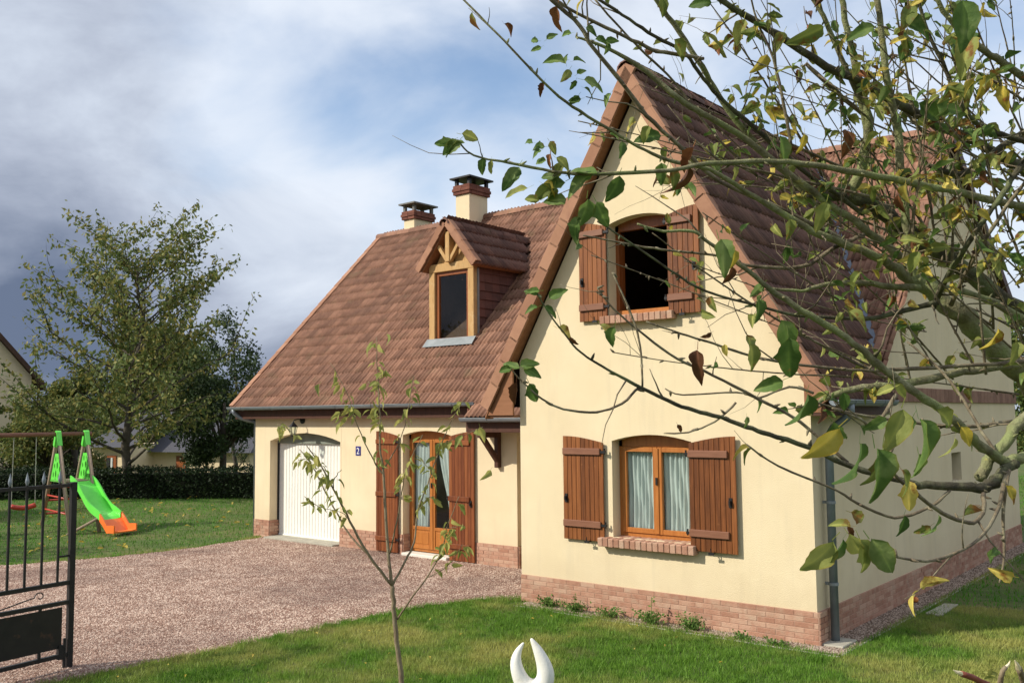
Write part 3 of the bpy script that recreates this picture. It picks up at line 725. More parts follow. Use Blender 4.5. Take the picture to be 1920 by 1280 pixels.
# main roof front slope slab in pieces so that it never lies in front of the wing roof
main_roof = slab('main_roof', [(XL, 1.70, 2.73), (XR, 1.70, 2.73), (XR, 5.99, 7.041), (XL, 5.99, 7.041)], .09)
slab('rear_roof', [(XL, 5.995, 7.041), (XR, 5.995, 7.041), (XR, 10.4, ZM(10.4)), (XL, 10.4, ZM(10.4))], .09)
wing_roof = slab('wing_roof', [(.29, -.16, ZW(.29)), (.29, 1.72, ZW(.29)), (-2.155, 5.82, 6.87), (-2.155, -.16, 6.87)], .09)
wing_left = slab('wing_roof_left', [(-4.60, -.16, ZW(-4.6)), (-4.60, 1.72, ZW(-4.6)), (-2.155, 5.82, 6.87), (-2.155, -.16, 6.87)], .09)
porch_roof = slab('porch_roof', [(-6.45, 1.42, ZM(1.42)), (-4.10, 1.42, ZM(1.42)), (-4.10, 1.70, 2.73), (-6.45, 1.70, 2.73)], .06)
DX0, DX1, DY = -8.64, -7.48, 2.83      # dormer
def dz_roof(x): return 6.16-1.22*abs(x+8.06)
keep_main = lambda p: XL+.1 < p.x < XR and p.z < 7.02 and not (-4.62 < p.x < .30 and ZW(p.x) > ZM(p.y)+.03) and not (DX0+.05 < p.x < DX1-.05 and DY < p.y < 5.1 and dz_roof(p.x) > p.z) and not (-10.31 < p.x < -9.9 and 5.4 < p.y < 6.02)
nxm = int((XR-XL)/TW)+1
tiles(main_roof, (XL+.03, 1.66, ZM(1.66)), (1, 0, 0), uyM, nxm, 20, 'roof_tile', keep_main)
tiles(porch_roof, (-6.45, 1.66-EXP*uyM.y, ZM(1.66-EXP*uyM.y)), (1, 0, 0), uyM, 11, 1, 'roof_tile', lambda p: p.x < -4.15)
uR = Vector((-1, 0, 1.72)).normalized(); uL = Vector((1, 0, 1.72)).normalized()
tiles(wing_roof, (.32, -.13, ZW(.32)), (0, 1, 0), uR, 31, 16, 'roof_tile_shaded', lambda p: p.x > -2.12 and ZM(p.y) < p.z+.04 and p.y < 5.9)
tiles(wing_left, (-4.63, -.13+31*TW, ZW(-4.63)), (0, -1, 0), uL, 31, 16, 'roof_tile_shaded', lambda p: p.x < -2.19 and ZM(p.y) < p.z+.04 and p.y < 5.9)
# dormer ---------------------------------------------------------------------------
dormer = HP(MB().box(DX0+.02, DX0+.06, DY+.12, 4.9, 3.9, 5.2).box(DX1-.06, DX1-.02, DY+.12, 4.9, 3.9, 5.2).box(DX0+.06, DX1-.06, 3.9, 3.95, 3.9, 5.2).build('dormer', 'roof_under'))
q = MB().prism([(DX0+.02, DY+.06, 5.2), (DX1-.02, DY+.06, 5.2), (-8.06, DY+.06, dz_roof(-8.06)-.12)], (0, .05, 0)).build('gable_board', 'oak_weathered'); under(q, dormer)
for a in (DX0, DX1-.15):
    under(MB().box(a, a+.15, DY, DY+.12, 3.86, 5.24).build('post', 'oak_weathered', bevel=.008), dormer)
under(MB().box(DX0-.0, DX1+.0, DY-.003, DY+.121, 5.24, 5.40).build('lintel', 'oak_weathered', bevel=.008), dormer)
under(MB().box(DX0, DX1, DY-.02, DY+.12, 3.80, 3.90).build('sill_beam', 'oak_weathered', bevel=.008), dormer)
under(MB().box(-8.115, -8.005, DY-.10, DY+.05, 5.40, 5.98).build('king_post', 'oak_weathered', bevel=.008), dormer)
for s in (-1, 1):
    under(MB().bar((-8.06+s*.03, DY-.04, 5.42), (-8.06+s*.27, DY-.04, 5.74), .07, .08, up=(0, 1, 0)).build('brace', 'oak_weathered', bevel=.006), dormer)
q = MB(); bars(q, DX0+.15, DX1-.15, DY+.05, DY+.11, 3.90, 5.24, .075); under(q.build('window_frame', 'frame_wood_dark', bevel=.005), dormer)
under(MB().add([(DX0+.225, DY+.078, 3.975), (DX1-.225, DY+.078, 3.975), (DX1-.225, DY+.078, 5.165), (DX0+.225, DY+.078, 5.165)], [(0, 1, 2, 3)]).build('glass', 'window_glass'), dormer)
under(MB().box(DX0+.15, DX1-.15, DY+.02, DY+.06, 3.90, 3.955).build('window_ledge', 'frame_wood', bevel=.004), dormer)
under(MB().add([(DX0-.06, DY-.13, ZM(DY-.13)+.075), (DX1+.06, DY-.13, ZM(DY-.13)+.075), (DX1+.05, DY, ZM(DY)+.10), (DX0-.05, DY, ZM(DY)+.10), (DX0-.05, DY-.001, 3.93), (DX1+.05, DY-.001, 3.93)], [(0, 1, 2, 3), (3, 2, 5, 4)]).build('lead_apron', 'pale_zinc'), dormer)
# clad cheeks: lapped courses of flat tile
for s, xx in ((1, DX1-.02), (-1, DX0+.02)):
    q = MB()
    for c in range(9):
        z0, z1 = 3.84+c*.165, 3.84+(c+1)*.165+.02; ys0 = DY+.12; ye = 1.7+(z0-2.6)/k
        n = max(1, int((ye-ys0)/.21))
        for i in range(n+1):
            a, b = ys0+i*.21, min(ye, ys0+(i+1)*.21-.005)
            if b-a > .02:
                q.add([(xx+s*.030, a, z0), (xx+s*.030, b, z0), (xx+s*.010, b, z1), (xx+s*.010, a, z1), (xx, a, z0), (xx, b, z0)], [(0, 1, 2, 3), (0, 1, 5, 4)], random.random())
    under(q.build('cheek_tile', 'cheek_tile', tone=True, kind='stuff'), dormer)
    under(MB().box(min(xx+s*.0, xx+s*.045), max(xx, xx+s*.045), DY+.10, DY+.135, 3.86, 5.24).build('corner_flashing', 'pale_zinc'), dormer)
uyd = 1.22; DE = .70
for s in (1, -1):
    xe = -8.06+s*DE; ze = dz_roof(xe)
    yb_r, yb_e = 1.70+(6.16-2.73)/k, 1.70+(ze-2.73)/k
    sl = MB(); P = [Vector((xe, DY-.12, ze)), Vector((xe, yb_e+.05, ze)), Vector((-8.06, yb_r+.05, 6.16)), Vector((-8.06, DY-.12, 6.16))]
    nrm = (P[1]-P[0]).cross(P[2]-P[0]).normalized(); nrm = nrm if nrm.z > 0 else -nrm
    under(MB().prism([p-nrm*.012 for p in P], -nrm*.07).build('dormer_roof_slope', 'soffit_wood'), dormer)
    uu = Vector((-s, 0, uyd)).normalized()
    org = Vector((xe+s*.03, DY-.15, dz_roof(xe+s*.03))) if s == 1 else Vector((xe+s*.03, DY-.15+14*TW, dz_roof(xe+s*.03)))
    tiles(dormer, org, (0, s, 0), uu, 14, 4, 'roof_tile_shaded', lambda p: ZM(p.y) < p.z+.04 and abs(p.x+8.06) > .02)
    # verge tiles on the dormer
    n = 4; ln = math.hypot(DE, DE*uyd)/n
    for j in range(n):
        a = Vector((xe+s*.03, DY-.15, ze-.02))+uu*(ln*j-.02); b = a+uu*(ln+.03); lift = .014 if j % 1 == 0 else 0
        q = MB().bar(a+Vector((0, 0, .022)), b+Vector((0, 0, -.004)), .035, .13, up=nrm); q.bar(a+nrm*.075+Vector((0, .06, .012)), b+nrm*.075+Vector((0, .06, -.004)), .13, .022, up=nrm)
        under(q.build('verge_tile', 'verge_tile', bevel=.005), dormer)
def ridge(par, a, b, n, r=.10, m='verge_tile', flat=1.):
    a, b = Vector(a), Vector(b); d = (b-a)/n; dn = d.normalized(); side = dn.cross(Vector((0, 0, 1))).normalized(); up = side.cross(dn)
    q = MB(); vs = []; K = 7
    for j, (t, rr) in enumerate(((0, 1.12), (1.06, .95))):
        for i in range(K):
            an = math.pi*(i/(K-1)*1.1-.05); vs.append(dn*(d.length*t)+side*(math.cos(an)*r*rr*1.15)+up*(math.sin(an)*r*rr*flat))
    for i in range(K):
        an = math.pi*(i/(K-1)*1.1-.05); vs.append(side*(math.cos(an)*r*.95*1.15)+up*(math.sin(an)*r*.93*flat))
    q.add(vs, [(i, i+1, K+i+1, K+i) for i in range(K-1)]+[(2*K+i, 2*K+i+1, i+1, i) for i in range(K-1)])
    me = q.mesh('ridge_tile', m, smooth=True, tone=True)
    for i in range(n):
        o = link('ridge_tile', me, par, a+d*i+up*random.uniform(-.003, .006))
ridge(dormer, (-8.06, DY-.2, 6.12), (-8.06, 5.1, 6.12), 6, .09, 'roof_tile_shaded')
ridge(main_roof, (XL-.02, 5.99, 7.0), (-2.5, 5.99, 7.0), 28, .11, 'roof_tile')
ridge(main_roof, (-2.3, 5.99, 7.02), (XR+.02, 5.99, 7.02), 6, .11, 'roof_tile')
ridge(wing_roof, (-2.155, -.22, 6.83), (-2.155, 5.95, 6.83), 16, .10, 'roof_tile_shaded')
# verge tiles of the wing gable (the two orange edges), overlapping stepwise
for par, s, xe in ((wing_roof, 1, .30), (wing_left, -1, -4.61)):
    uu = Vector((-s, 0, 1.72)).normalized(); Ltot = abs(xe+2.155)*math.sqrt(1+1.72**2); n = 14; ln = Ltot/n; nrm = Vector((s*1.72, 0, 1)).normalized()
    me = MB().bar((0, 0, 0), (0, ln+.035, 0), .04, .16, up=(0, 0, 1)).bar((.07, 0, .085), (.07, ln+.035, .085), .17, .024, up=(0, 0, 1)).mesh('verge_tile', 'verge_tile', bevel=.006, tone=True)
    # local axes: y up the slope, z outwards from the roof, x along the ridge direction (+y world)
    for j in range(n):
        yv = uu; zv = nrm; xv = yv.cross(zv)
        if xv.y < 0: me2 = None
        R3 = Matrix((xv, yv, zv)).transposed()
        if j == 0 and s == -1:
            pass
        p = Vector((xe, -.20, ZW(xe)))+uu*(ln*j-.01)-nrm*(.072)+nrm*.006
        mat4 = R3.to_4x4()
        o = link('verge_tile', me, par)
        if xv.y < 0: mat4 = mat4 @ Matrix.Diagonal((-1, 1, 1, 1))
        tilt = Matrix.Rotation(-.030, 4, 'X')
        o.matrix_local = Matrix.Translation(p) @ mat4 @ tilt
# main verges (left and right ends)
for xx, s in ((XL, -1), (XR, 1)):
    n = 18; ln = math.hypot(4.29, 4.29*k)/n; me = MB().bar((0, 0, -.06), (0, ln+.03, -.06), .03, .13, up=(0, 0, 1)).bar((-s*.06, 0, .035), (-s*.06, ln+.03, .035), .15, .024, up=(0, 0, 1)).mesh('verge_tile', 'verge_tile' if s < 0 else 'roof_tile', bevel=.005, tone=True)
    R3 = Matrix((Vector((1, 0, 0)), uyM, Vector((1, 0, 0)).cross(uyM))).transposed().to_4x4() @ Matrix.Rotation(-.03, 4, 'X')
    for j in range(n):
        link('verge_tile', me, main_roof).matrix_local = Matrix.Translation(Vector((xx, 1.68, ZM(1.68)))+uyM*(ln*j)+Vector((0, 0, .02))) @ R3
    q = MB().bar((xx-s*.02, 6.0, 6.98), (xx-s*.02, 10.4, ZM(10.4)-.06), .05, .17)
    under(q.build('verge_board', 'dark_wood'), main_roof)
    under(MB().bar((xx-s*.05, 1.75, 2.68-.02), (xx-s*.05, 5.99, 6.94), .03, .12).build('verge_board', 'dark_wood'), main_roof)
# soffits and barge boards under the wing verge
for s, xe, par in ((1, .27, wing_roof), (-1, -4.58, wing_left)):
    a = Vector((xe, 0, ZW(xe)-.20)); b = Vector((-2.155, 0, 6.87-.20))
    P = [a+Vector((0, -.17, -.02)), b+Vector((0, -.17, -.02)), b+Vector((0, .0, -.02)), a+Vector((0, .0, -.02))]
    under(MB().prism(P, (0, 0, -.03)).build('soffit', 'soffit_wood'), par)
# eaves boxing on both long sides of the wing
under(MB().box(.0, .24, -.165, 1.9, ZW(.29)-.20, ZW(.29)-.17).box(.215, .24, -.165, 1.9, ZW(.29)-.17, ZW(.29)-.06).build('eaves_board', 'dark_wood'), wing_roof)
under(MB().prism([(.0, -.16, 2.50), (.24, -.16, 2.50), (.24, -.16, 2.62), (.0, -.16, 3.05)], (0, .03, 0)).build('eaves_end', 'soffit_wood'), wing_roof)
under(MB().prism([(-W, -.16, 2.50), (-4.55, -.16, 2.50), (-4.55, -.16, 2.58), (-W, -.16, 3.25)], (0, .03, 0)).build('eaves_end', 'soffit_wood'), wing_left)
under(MB().box(-4.58, -W, -.13, 1.4, 2.47, 2.50).build('soffit', 'soffit_wood'), wing_left)
# main eaves: fascia, soffit
HP(MB().box(XL+.02, -6.47, 1.80, 1.83, 2.47, 2.66).build('fascia', 'dark_wood'))
HP(MB().box(XL+.02, -6.47, 1.83, S, 2.47, 2.495).build('soffit', 'fascia_wood'))
HP(MB().box(-6.47, -4.1, 1.50, 1.53, 2.23, 2.42).build('fascia', 'dark_wood'))
HP(MB().box(-6.47, -4.1, 1.53, S+.0, 2.225, 2.25).build('soffit', 'fascia_wood'))
HP(MB().box(-6.47, -6.445, 1.53, S, 2.25, 2.62).build('fascia', 'fascia_wood'))
HP(MB().box(-5.6, -4.1, S, 3.8, 2.30, 2.33).build('porch_ceiling', 'fascia_wood'))
# main right eave end box against the string course
HP(MB().box(.0, .10, 1.72, 2.25, 2.48, 2.62).prism([(.1, 1.72, 2.62), (.1, 2.40, 2.62), (.1, 2.40, 2.9), (.1, 1.95, 2.85)], (-.1, 0, 0)).build('eaves_end', 'dark_wood'))
# valley flashing between wing and main slopes
vf = MB(); n = 12; A = Vector((.10, 1.70+(ZW(.10)-2.73)/k, ZW(.10))); B = Vector((-2.155, 5.82, 6.87))
d = (B-A).normalized()
A2 = A.lerp(B, .05); vf.add([A2+Vector((.10, 0, .035)), A2+Vector((-.02, -.05, .05)), B+Vector((-.02, -.03, .05)), B+Vector((.08, 0, .03))], [(0, 1, 2, 3)])
HP(vf.build('valley_flashing', 'valley_zinc'))

# distribute tiles: nearest 300 on the visible slopes are parts, the rest stuff per roof
vis = [t for t in ALL_TILES if t[0] is not wing_left]
def facing(t):
    c, R = t[1], t[2]; v = (CAM-c); return (R.col[2].dot(v.normalized()))/(v.length**2)
# every named part may carry up to 300 tiles in all on this house
vis.sort(key=lambda t: -facing(t)); chosen = set(id(t) for t in vis[:300])
restd = {}
for t in ALL_TILES:
    par, c, R, m = t
    if id(t) in chosen:
        o = link('tile', TM[m], par); o.matrix_local = Matrix.Translation(c) @ R.to_4x4()
    else: restd.setdefault(id(par), [par, m, []])[2].append((c, R))
TVs = {'roof_tile': np.array(TV), 'roof_tile_shaded': np.array(TV2)}; TFn = np.array(TF)
for par, m, L_ in restd.values():
    TVn = TVs[m]; V = np.concatenate([TVn@np.array(R).T+np.array(c) for c, R in L_]); n = len(TVn)
    Fc = np.concatenate([TFn+i*n for i in range(len(L_))]); tn = np.repeat(rng.uniform(0, 1, len(L_)), len(TFn))
    o = link('tile', fast_mesh('tile', V, Fc, m, tone=tn, smooth=True), par); o['kind'] = 'stuff'

# gutters -----------------------------------------------------------------------
def gutter(pts_a, pts_b, r=.062, name='gutter'):
    a, b = Vector(pts_a), Vector(pts_b); d = (b-a).normalized(); side = d.cross(Vector((0, 0, 1))).normalized(); q = MB(); K = 9; vs = []
    for rr in (r, r-.004):
        for p in (a, b):
            for i in range(K):
                an = math.pi*i/(K-1); vs.append(p+side*math.cos(an)*rr-Vector((0, 0, 1))*math.sin(an)*rr)
    fs = [(i, i+1, K+i+1, K+i) for i in range(K-1)] + [(2*K+i, 2*K+i+1, 3*K+i+1, 3*K+i) for i in range(K-1)] + [(0, K, 3*K, 2*K), (K-1, 2*K-1, 4*K-1, 3*K-1)]
    fs += [tuple(range(K)), tuple(range(K, 2*K))]
    q.add(vs, fs)
    g = HP(q.build(name, 'zinc', smooth=False))
    under(MB().tube([a-side*r+Vector((0, 0, .002)), b-side*r+Vector((0, 0, .002))], .010, 8).tube([a+side*r, b+side*r], .007, 6).build('gutter_bead', 'pale_zinc', smooth=True), g)
    n = max(2, int((b-a).length/.9))
    q = MB()
    for i in range(n):
        p = a+(b-a)*((i+.5)/n); q.tube([p+side*math.cos(t)*(r+.004)-Vector((0, 0, math.sin(t)*(r+.004))) for t in np.linspace(0, math.pi, 7)], .007, 5)
    under(q.build('gutter_bracket', 'zinc'), g)
    return g
gutter((XL-.03, 1.665, 2.715), (-6.40, 1.665, 2.715)); gutter((-6.49, 1.405, 2.455), (-4.10, 1.405, 2.455)); gutter((.345, -.20, 2.63), (.345, 1.72, 2.63))
q = MB().tube([(-13.36, 1.665, 2.68), (-13.36, 1.68, 2.60), (-13.30, 1.78, 2.50), (-13.16, 1.93, 2.43), (-13.09, 2.05, 2.38), (-13.09, 2.06, .05)], .045, 12)
HP(q.build('downpipe', 'zinc', smooth=True))
q = MB().tube([(.345, .25, 2.60), (.345, .26, 2.52), (.30, .26, 2.44), (.15, .26, 2.33), (.09, .26, 2.24), (.09, .26, .03)], .046, 14)
dp = HP(q.build('downpipe', 'zinc', smooth=True))
for z in (.62, 1.5, 2.2): under(MB().tube([(.09, .26, z), (.09, .26, z+.03)], .053, 14).box(.0, .08, .25, .27, z, z+.03).build('pipe_clip', 'pale_zinc'), dp)
# timber bracket of the porch roof
br = HP(MB().box(-6.22, -6.13, S-.09, S, 1.63, 2.225).build('bracket_post', 'dark_wood', bevel=.01))
HP(MB().box(-6.22, -6.13, 1.49, S-.09, 2.135, 2.225).build('bracket_arm', 'dark_wood', bevel=.01))
HP(MB().bar((-6.175, 1.56, 2.16), (-6.175, S-.05, 1.74), .08, .08, up=(1, 0, 0)).build('bracket_brace', 'dark_wood', bevel=.01))
# chimneys ---------------------------------------------------------------------
def chimney(x0, x1, y0, y1, zb, zc, crown_h, leg_h, capm, hip):
    c = HP(MB().box(x0, x1, y0, y1, zb, zc).build('chimney', 'cream_render', bevel=.006))
    q = MB(); n = 3; h = crown_h/n
    for j in range(n):
        e = .045+(.018 if j == 1 else 0); z = zc+h*j
        for (ax, a0, a1, bpos, sgn) in (('x', x0-e, x1+e, y0-e, 1), ('x', x0-e, x1+e, y1+e, -1), ('y', y0-e, y1+e, x0-e, 1), ('y', y0-e, y1+e, x1+e, -1)):
            m = max(2, int((a1-a0)/.2)); w = (a1-a0)/m
            for i in range(m):
                a, b = a0+w*i+.004, a0+w*(i+1)-.004; p, r2 = (bpos, bpos+.09*sgn); lo, hi = min(p, r2), max(p, r2)
                if ax == 'x': q.box(a, b, lo, hi, z+.004, z+h-.004, random.random())
                else: q.box(lo, hi, max(a, y0-e+.09), min(b, y1+e-.09), z+.004, z+h-.004, random.random())
    under(q.build('crown_brick', 'dark_brick', tone=True, kind='stuff'), c)
    under(MB().box(x0-.03, x1+.03, y0-.03, y1+.03, zc+.005, zc+crown_h-.01).build('crown_mortar', 'dark_brick'), c)
    zt = zc+crown_h
    for px in (x0+.02, x1-.02):
        for py in (y0+.02, y1-.02):
            under(MB().box(px-.035, px+.035, py-.035, py+.035, zt-.01, zt+leg_h).build('leg', capm), c)
    e = .10; q = MB().box(x0-e, x1+e, y0-e, y1+e, zt+leg_h, zt+leg_h+.035)
    if hip:
        mx, my = (x0+x1)/2, (y0+y1)/2; z = zt+leg_h+.036
        q.add([(x0-e, y0-e, z), (x1+e, y0-e, z), (x1+e, y1+e, z), (x0-e, y1+e, z), (mx, my-.08, z+.07), (mx, my+.08, z+.07)], [(0, 1, 4), (1, 2, 5, 4), (2, 3, 5), (3, 0, 4, 5)])
    under(q.build('chimney_cap', capm), c)
    return c
chimney(-10.32, -9.90, 5.40, 6.02, 5.8, 7.49, .22, .14, 'black_iron', True)
chimney(-12.66, -12.30, 6.02, 6.66, 6.2, 7.35, .21, .16, 'cap_concrete', True)

# wall lantern, house number, concrete slab -----------------------------------------
lt = empty('wall_lantern', (-11.42, S, 2.44), 'black wall lantern with glass panes above the white garage door', 'lamp')
def LP(o): o.parent = lt; o.matrix_parent_inverse = Matrix.Translation((11.42, -S, -2.44)); return o
LP(MB().tube([(-11.42, S-.02, 2.44), (-11.42, S, 2.44)], .075, 16).build('back_plate', 'black_iron'))
LP(MB().tube([(-11.42, S-.02, 2.44), (-11.42, S-.12, 2.46), (-11.42, S-.22, 2.44), (-11.42, S-.24, 2.40)], .011, 8).build('arm', 'black_iron', smooth=True))
c = (-11.42, S-.24, 2.12)
LP(MB().lathe([(.015, .28), (.03, .26), (.095, .19), (.095, .18), (.0, .18)], c, 6).build('lamp_shade', 'black_iron'))
LP(MB().lathe([(.0, 0), (.05, .0), (.05, .015), (.0, .015)], c, 6).build('lamp_base', 'black_iron'))
for i in range(6):
    a = math.pi/3*i; LP(MB().bar((c[0]+.048*math.cos(a), c[1]+.048*math.sin(a), c[2]+.01), (c[0]+.085*math.cos(a), c[1]+.085*math.sin(a), c[2]+.185), .008, .008).build('lantern_bar', 'black_iron'))
LP(MB().lathe([(.045, .015), (.08, .18)], c, 6).build('glass', 'window_glass'))
pl = empty('number_plate', (-9.72, S-.006, 1.85), 'small dark blue enamel house number plate on the cream wall right of the garage', 'sign')
def PP(o): o.parent = pl; o.matrix_parent_inverse = Matrix.Translation((9.72, -S+.006, -1.85)); return o
PP(MB().box(-9.795, -9.645, S-.008, S, 1.755, 1.935).build('plate', 'plate_blue', bevel=.004))
cu = bpy.data.curves.new('digit', 'FONT'); cu.body = '2'; cu.size = .17; cu.align_x = 'CENTER'; cu.extrude = .0012
to = bpy.data.objects.new('digit', cu); COL.objects.link(to); dg = bpy.context.evaluated_depsgraph_get()
me = bpy.data.meshes.new_from_object(to.evaluated_get(dg)); bpy.data.objects.remove(to); me.name = 'digit'; me.materials.clear(); me.materials.append(M['plate_white'])
o = link('digit', me, pl); o.location = (0, -.0045, -.062); o.rotation_euler = (math.pi/2, 0, 0)
tag(MB().box(.0, .26, .02, .44, .002, .032).build('concrete_slab', 'concrete', bevel=.008), 'small concrete slab on the ground under the grey downpipe', 'slab')
tag(MB().prism([(.42, 2.35, .0), (.62, 2.3, .0), (.60, 3.15, .0), (.44, 3.1, .0)], (0, 0, .022)).build('stepping_stone', 'concrete', bevel=.006), 'flat pale stone lying in the grass beside the side wall', 'stone')
ap = MB().lathe([(.0, .010), (.020, .002), (.036, .014), (.042, .036), (.036, .060), (.018, .072), (.006, .066)], (0, 0, 0), 16)
ao = ap.build('apple', 'apple_skin', smooth=True); ao.location = (.12, 2.98, .012); tag(ao, 'orange-red fallen apple on the gravel strip by the side wall', 'apple')
st = MB().tube([(0, 0, .064), (.004, .002, .085)], .002, 5).build('stalk', 'bark_twig', ao)

# ------------------------------------------------------------------ gate
gate = empty('iron_gate', (-5.64, -5.38, 0), 'open black iron gate with spear tips and solid lower panel at the drive', 'gate')
def GP(o): o.parent = gate; return o
# local frame: t metres from the free post back to the hinge
gd_ = Vector((.135, -.99, 0)); gx = lambda t, z, off=0: gd_*t + Vector((.99*off, .135*off, z))
def gbar(t0, z0, t1, z1, w, name, m='gate_paint'):
    return GP(MB().bar(gx(t0, z0), gx(t1, z1), w, w, up=(1, 0, 0)).build(name, m))
gbar(0, .0, 0, 1.86, .055, 'post')
for z, w, nm in ((1.83, .035, 'top_rail'), (.85, .04, 'middle_rail'), (.655, .04, 'middle_rail'), (.135, .04, 'bottom_rail')): gbar(.02, z, 3.1, z, w, nm)
gbar(3.1, 0, 3.1, 1.9, .06, 'post')
t = .15; i = 0
while t < 3.0:
    b = gbar(t, .85, t, 1.86, .020, 'upright')
    if True:
        tip = MB().lathe([(.010, 0), (.022, .03), (.018, .055), (.0, .13)], gx(t, 1.86), 8).build('spear_tip', 'zinc', smooth=True); tip.parent = b
    if i % 3 == 1: gbar(t, .15, t, .22, .025, 'spacer'); gbar(t, .61, t, .655, .025, 'spacer')
    t += .172; i += 1
GP(MB().prism([gx(.09, .21), gx(3.0, .21), gx(3.0, .615), gx(.09, .615)], (.006, .0008, 0)).build('sheet_panel', 'gate_paint'))
gbar(.10, .10, .10, .24, .05, 'bolt_guide'); gbar(.055, .0, .055, .30, .022, 'drop_bolt')
for k_ in range(4):
    t0 = .33+.62*k_; pts = []
    for a in np.linspace(0, 3.6*math.pi/2, 16):
        rr = .055*(1-a/8); pts.append(gx(t0+.0+math.cos(a)*rr, .755+math.sin(a)*rr*.9))
    pts = [gx(t0+.50, .675)]+[gx(t0+.25, .72)]+pts
    GP(MB().tube(pts, .006, 6).build('scroll', 'gate_paint', smooth=True))
GP(MB().bar(gx(-.03, 1.12), gx(.16, 1.12), .012, .02).box(-.02, .02, -.03, .03, 1.06, 1.17).build('lock', 'gate_paint'))

# ------------------------------------------------------------------ white garden sculpture
def horn(c, base, tip, bulge, r0, n=14):
    pts = []; rad = []
    for i in range(n+1):
        t = i/n; p = Vector(base).lerp(Vector(tip), t)+Vector(bulge)*math.sin(t*math.pi*.95)*(1-.15*t); pts.append(p); rad.append(r0*((1-t)**.75)*(1+.25*math.sin(t*math.pi))+.006)
    return pts, rad
stc = at(1002, 1290, 7.8); stc.z = 0
sc_ = empty('garden_sculpture', stc, 'white garden sculpture with two curved horn shaped prongs standing on the lawn', 'sculpture')
rr = Vector((RX.x, RX.y, 0)).normalized()
zt = at(1002, 1197, 7.8).z; zb = at(1002, 1268, 7.8).z; px = 7.8/F
P1 = [(rr*(-22*px), zb-.08), (rr*(-30*px), zb+.02), (rr*(-36*px), zb+.13), (rr*(-30*px), zb+.21), (rr*(-19*px), zt-.035)]
P2 = [(rr*(20*px), zb-.08), (rr*(24*px), zb+.02), (rr*(16*px), zb+.13), (rr*(5*px), zb+.235), (rr*(-6*px), zt)]
me = bpy.data.meshes.new('horns'); vs = [(0, 0, 0), (0, 0, zb*.45), (0, 0, zb-.14)]; es = [(0, 1), (1, 2)]; rads = [.17, .12, .105]
for P, rs in ((P1, (.075, .070, .056, .034, .008)), (P2, (.085, .088, .066, .042, .012))):
    prev = 2
    for (p, z), r_ in zip(P, rs):
        vs.append((p.x, p.y, z)); rads.append(r_); es.append((prev, len(vs)-1)); prev = len(vs)-1
me.from_pydata(vs, es, []); o = link('sculpture_body', me, sc_); me.materials.append(M['statue_white'])
md = o.modifiers.new('skin', 'SKIN'); md.use_smooth_shade = True
for i, r_ in enumerate(rads):
    me.skin_vertices[0].data[i].radius = (r_*.95, r_*.95)
me.skin_vertices[0].data[0].use_root = True
sd = o.modifiers.new('sub', 'SUBSURF'); sd.levels = 2; sd.render_levels = 2
dg = bpy.context.evaluated_depsgraph_get(); dg.update()
me2 = bpy.data.meshes.new_from_object(o.evaluated_get(dg)); o.modifiers.clear(); o.data = me2
for p in me2.polygons: p.use_smooth = True

# ------------------------------------------------------------------ swing set with slide
sw = empty('swing_set', (-17.6, .2, 0), 'wooden swing set with lime green slide tower on the lawn beyond the drive', 'swing set')
def SP(o): o.parent = sw; o.matrix_parent_inverse = Matrix.Translation((17.6, -.2, 0)); return o
A0 = Vector((-17.60, -.10, 2.16)); B0 = Vector((-17.50, .50, 2.16)); bd = (B0-A0).normalized(); pd = Vector((bd.y, -bd.x, 0))
SP(MB().tube([A0-bd*3.6, B0+bd*.12], .05, 10).build('beam', 'beam_timber', smooth=True))
for T in (A0, B0, A0-bd*3.3):
    for s in (-1, 1):
        foot = Vector((T.x, T.y, 0))+pd*(1.12*s)
        SP(MB().tube([T+Vector((0, 0, .04)), foot], .045, 10).build('leg', 'play_timber', smooth=True))
for T in (A0, B0):
    SP(MB().tube([T-bd*.05+Vector((0, 0, .0)), T+bd*.05], .085, 12).bar(T+pd*.03, T+pd*.15-Vector((0, 0, .27)), .10, .11).bar(T-pd*.03, T-pd*.15-Vector((0, 0, .27)), .10, .11).build('corner_bracket', 'plastic_green'))
    # perforated A-shaped side panel
    loops = [[(-.24, 1.72), (.24, 1.72), (.52, 1.08), (-.52, 1.08)]]
    for (hx, hz, hr) in ((-.12, 1.60, .045), (.05, 1.62, .03), (.16, 1.56, .04), (-.20, 1.44, .04), (0, 1.46, .06), (.2, 1.38, .05), (-.3, 1.24, .05), (-.1, 1.26, .06), (.1, 1.22, .04), (.33, 1.22, .05), (-.14, 1.14, .03)):
        loops.append([(hx+hr*.7*math.cos(a), hz+hr*1.4*math.sin(a)) for a in np.linspace(0, 2*math.pi, 9)[:-1]])
    L3 = [[Vector((T.x, T.y, 0))+pd*a+Vector((0, 0, z)) for a, z in lp] for lp in loops]; flat = [p for lp in L3 for p in lp]; tr = tessellate_polygon(L3)
    q = MB().add(flat, tr).add([p+bd*.03 for p in flat], tr); SP(q.build('side_panel', 'plastic_green'))
SP(MB().prism([A0*1+pd*.45-Vector((0, 0, 1.08)), A0-pd*.45-Vector((0, 0, 1.08)), B0-pd*.45-Vector((0, 0, 1.08)), B0+pd*.45-Vector((0, 0, 1.08))], (0, 0, .04)).build('platform', 'play_timber'))
for z in (.30, .62, .92):
    w_ = 1.12*(2.16-z)/2.16
    for s in (-1,):
        a = Vector((A0.x, A0.y, z))+pd*(w_*s); b = Vector((B0.x, B0.y, z))+pd*(w_*s)
        SP(MB().tube([a, b], .022, 8).build('rung', 'plastic_red', smooth=True))
for z in (.42, .75):
    w_ = 1.12*(2.16-z)/2.16
    a = Vector((A0.x, A0.y, z)); SP(MB().tube([a+pd*w_, a-pd*w_], .02, 8).build('rung', 'plastic_red', smooth=True))
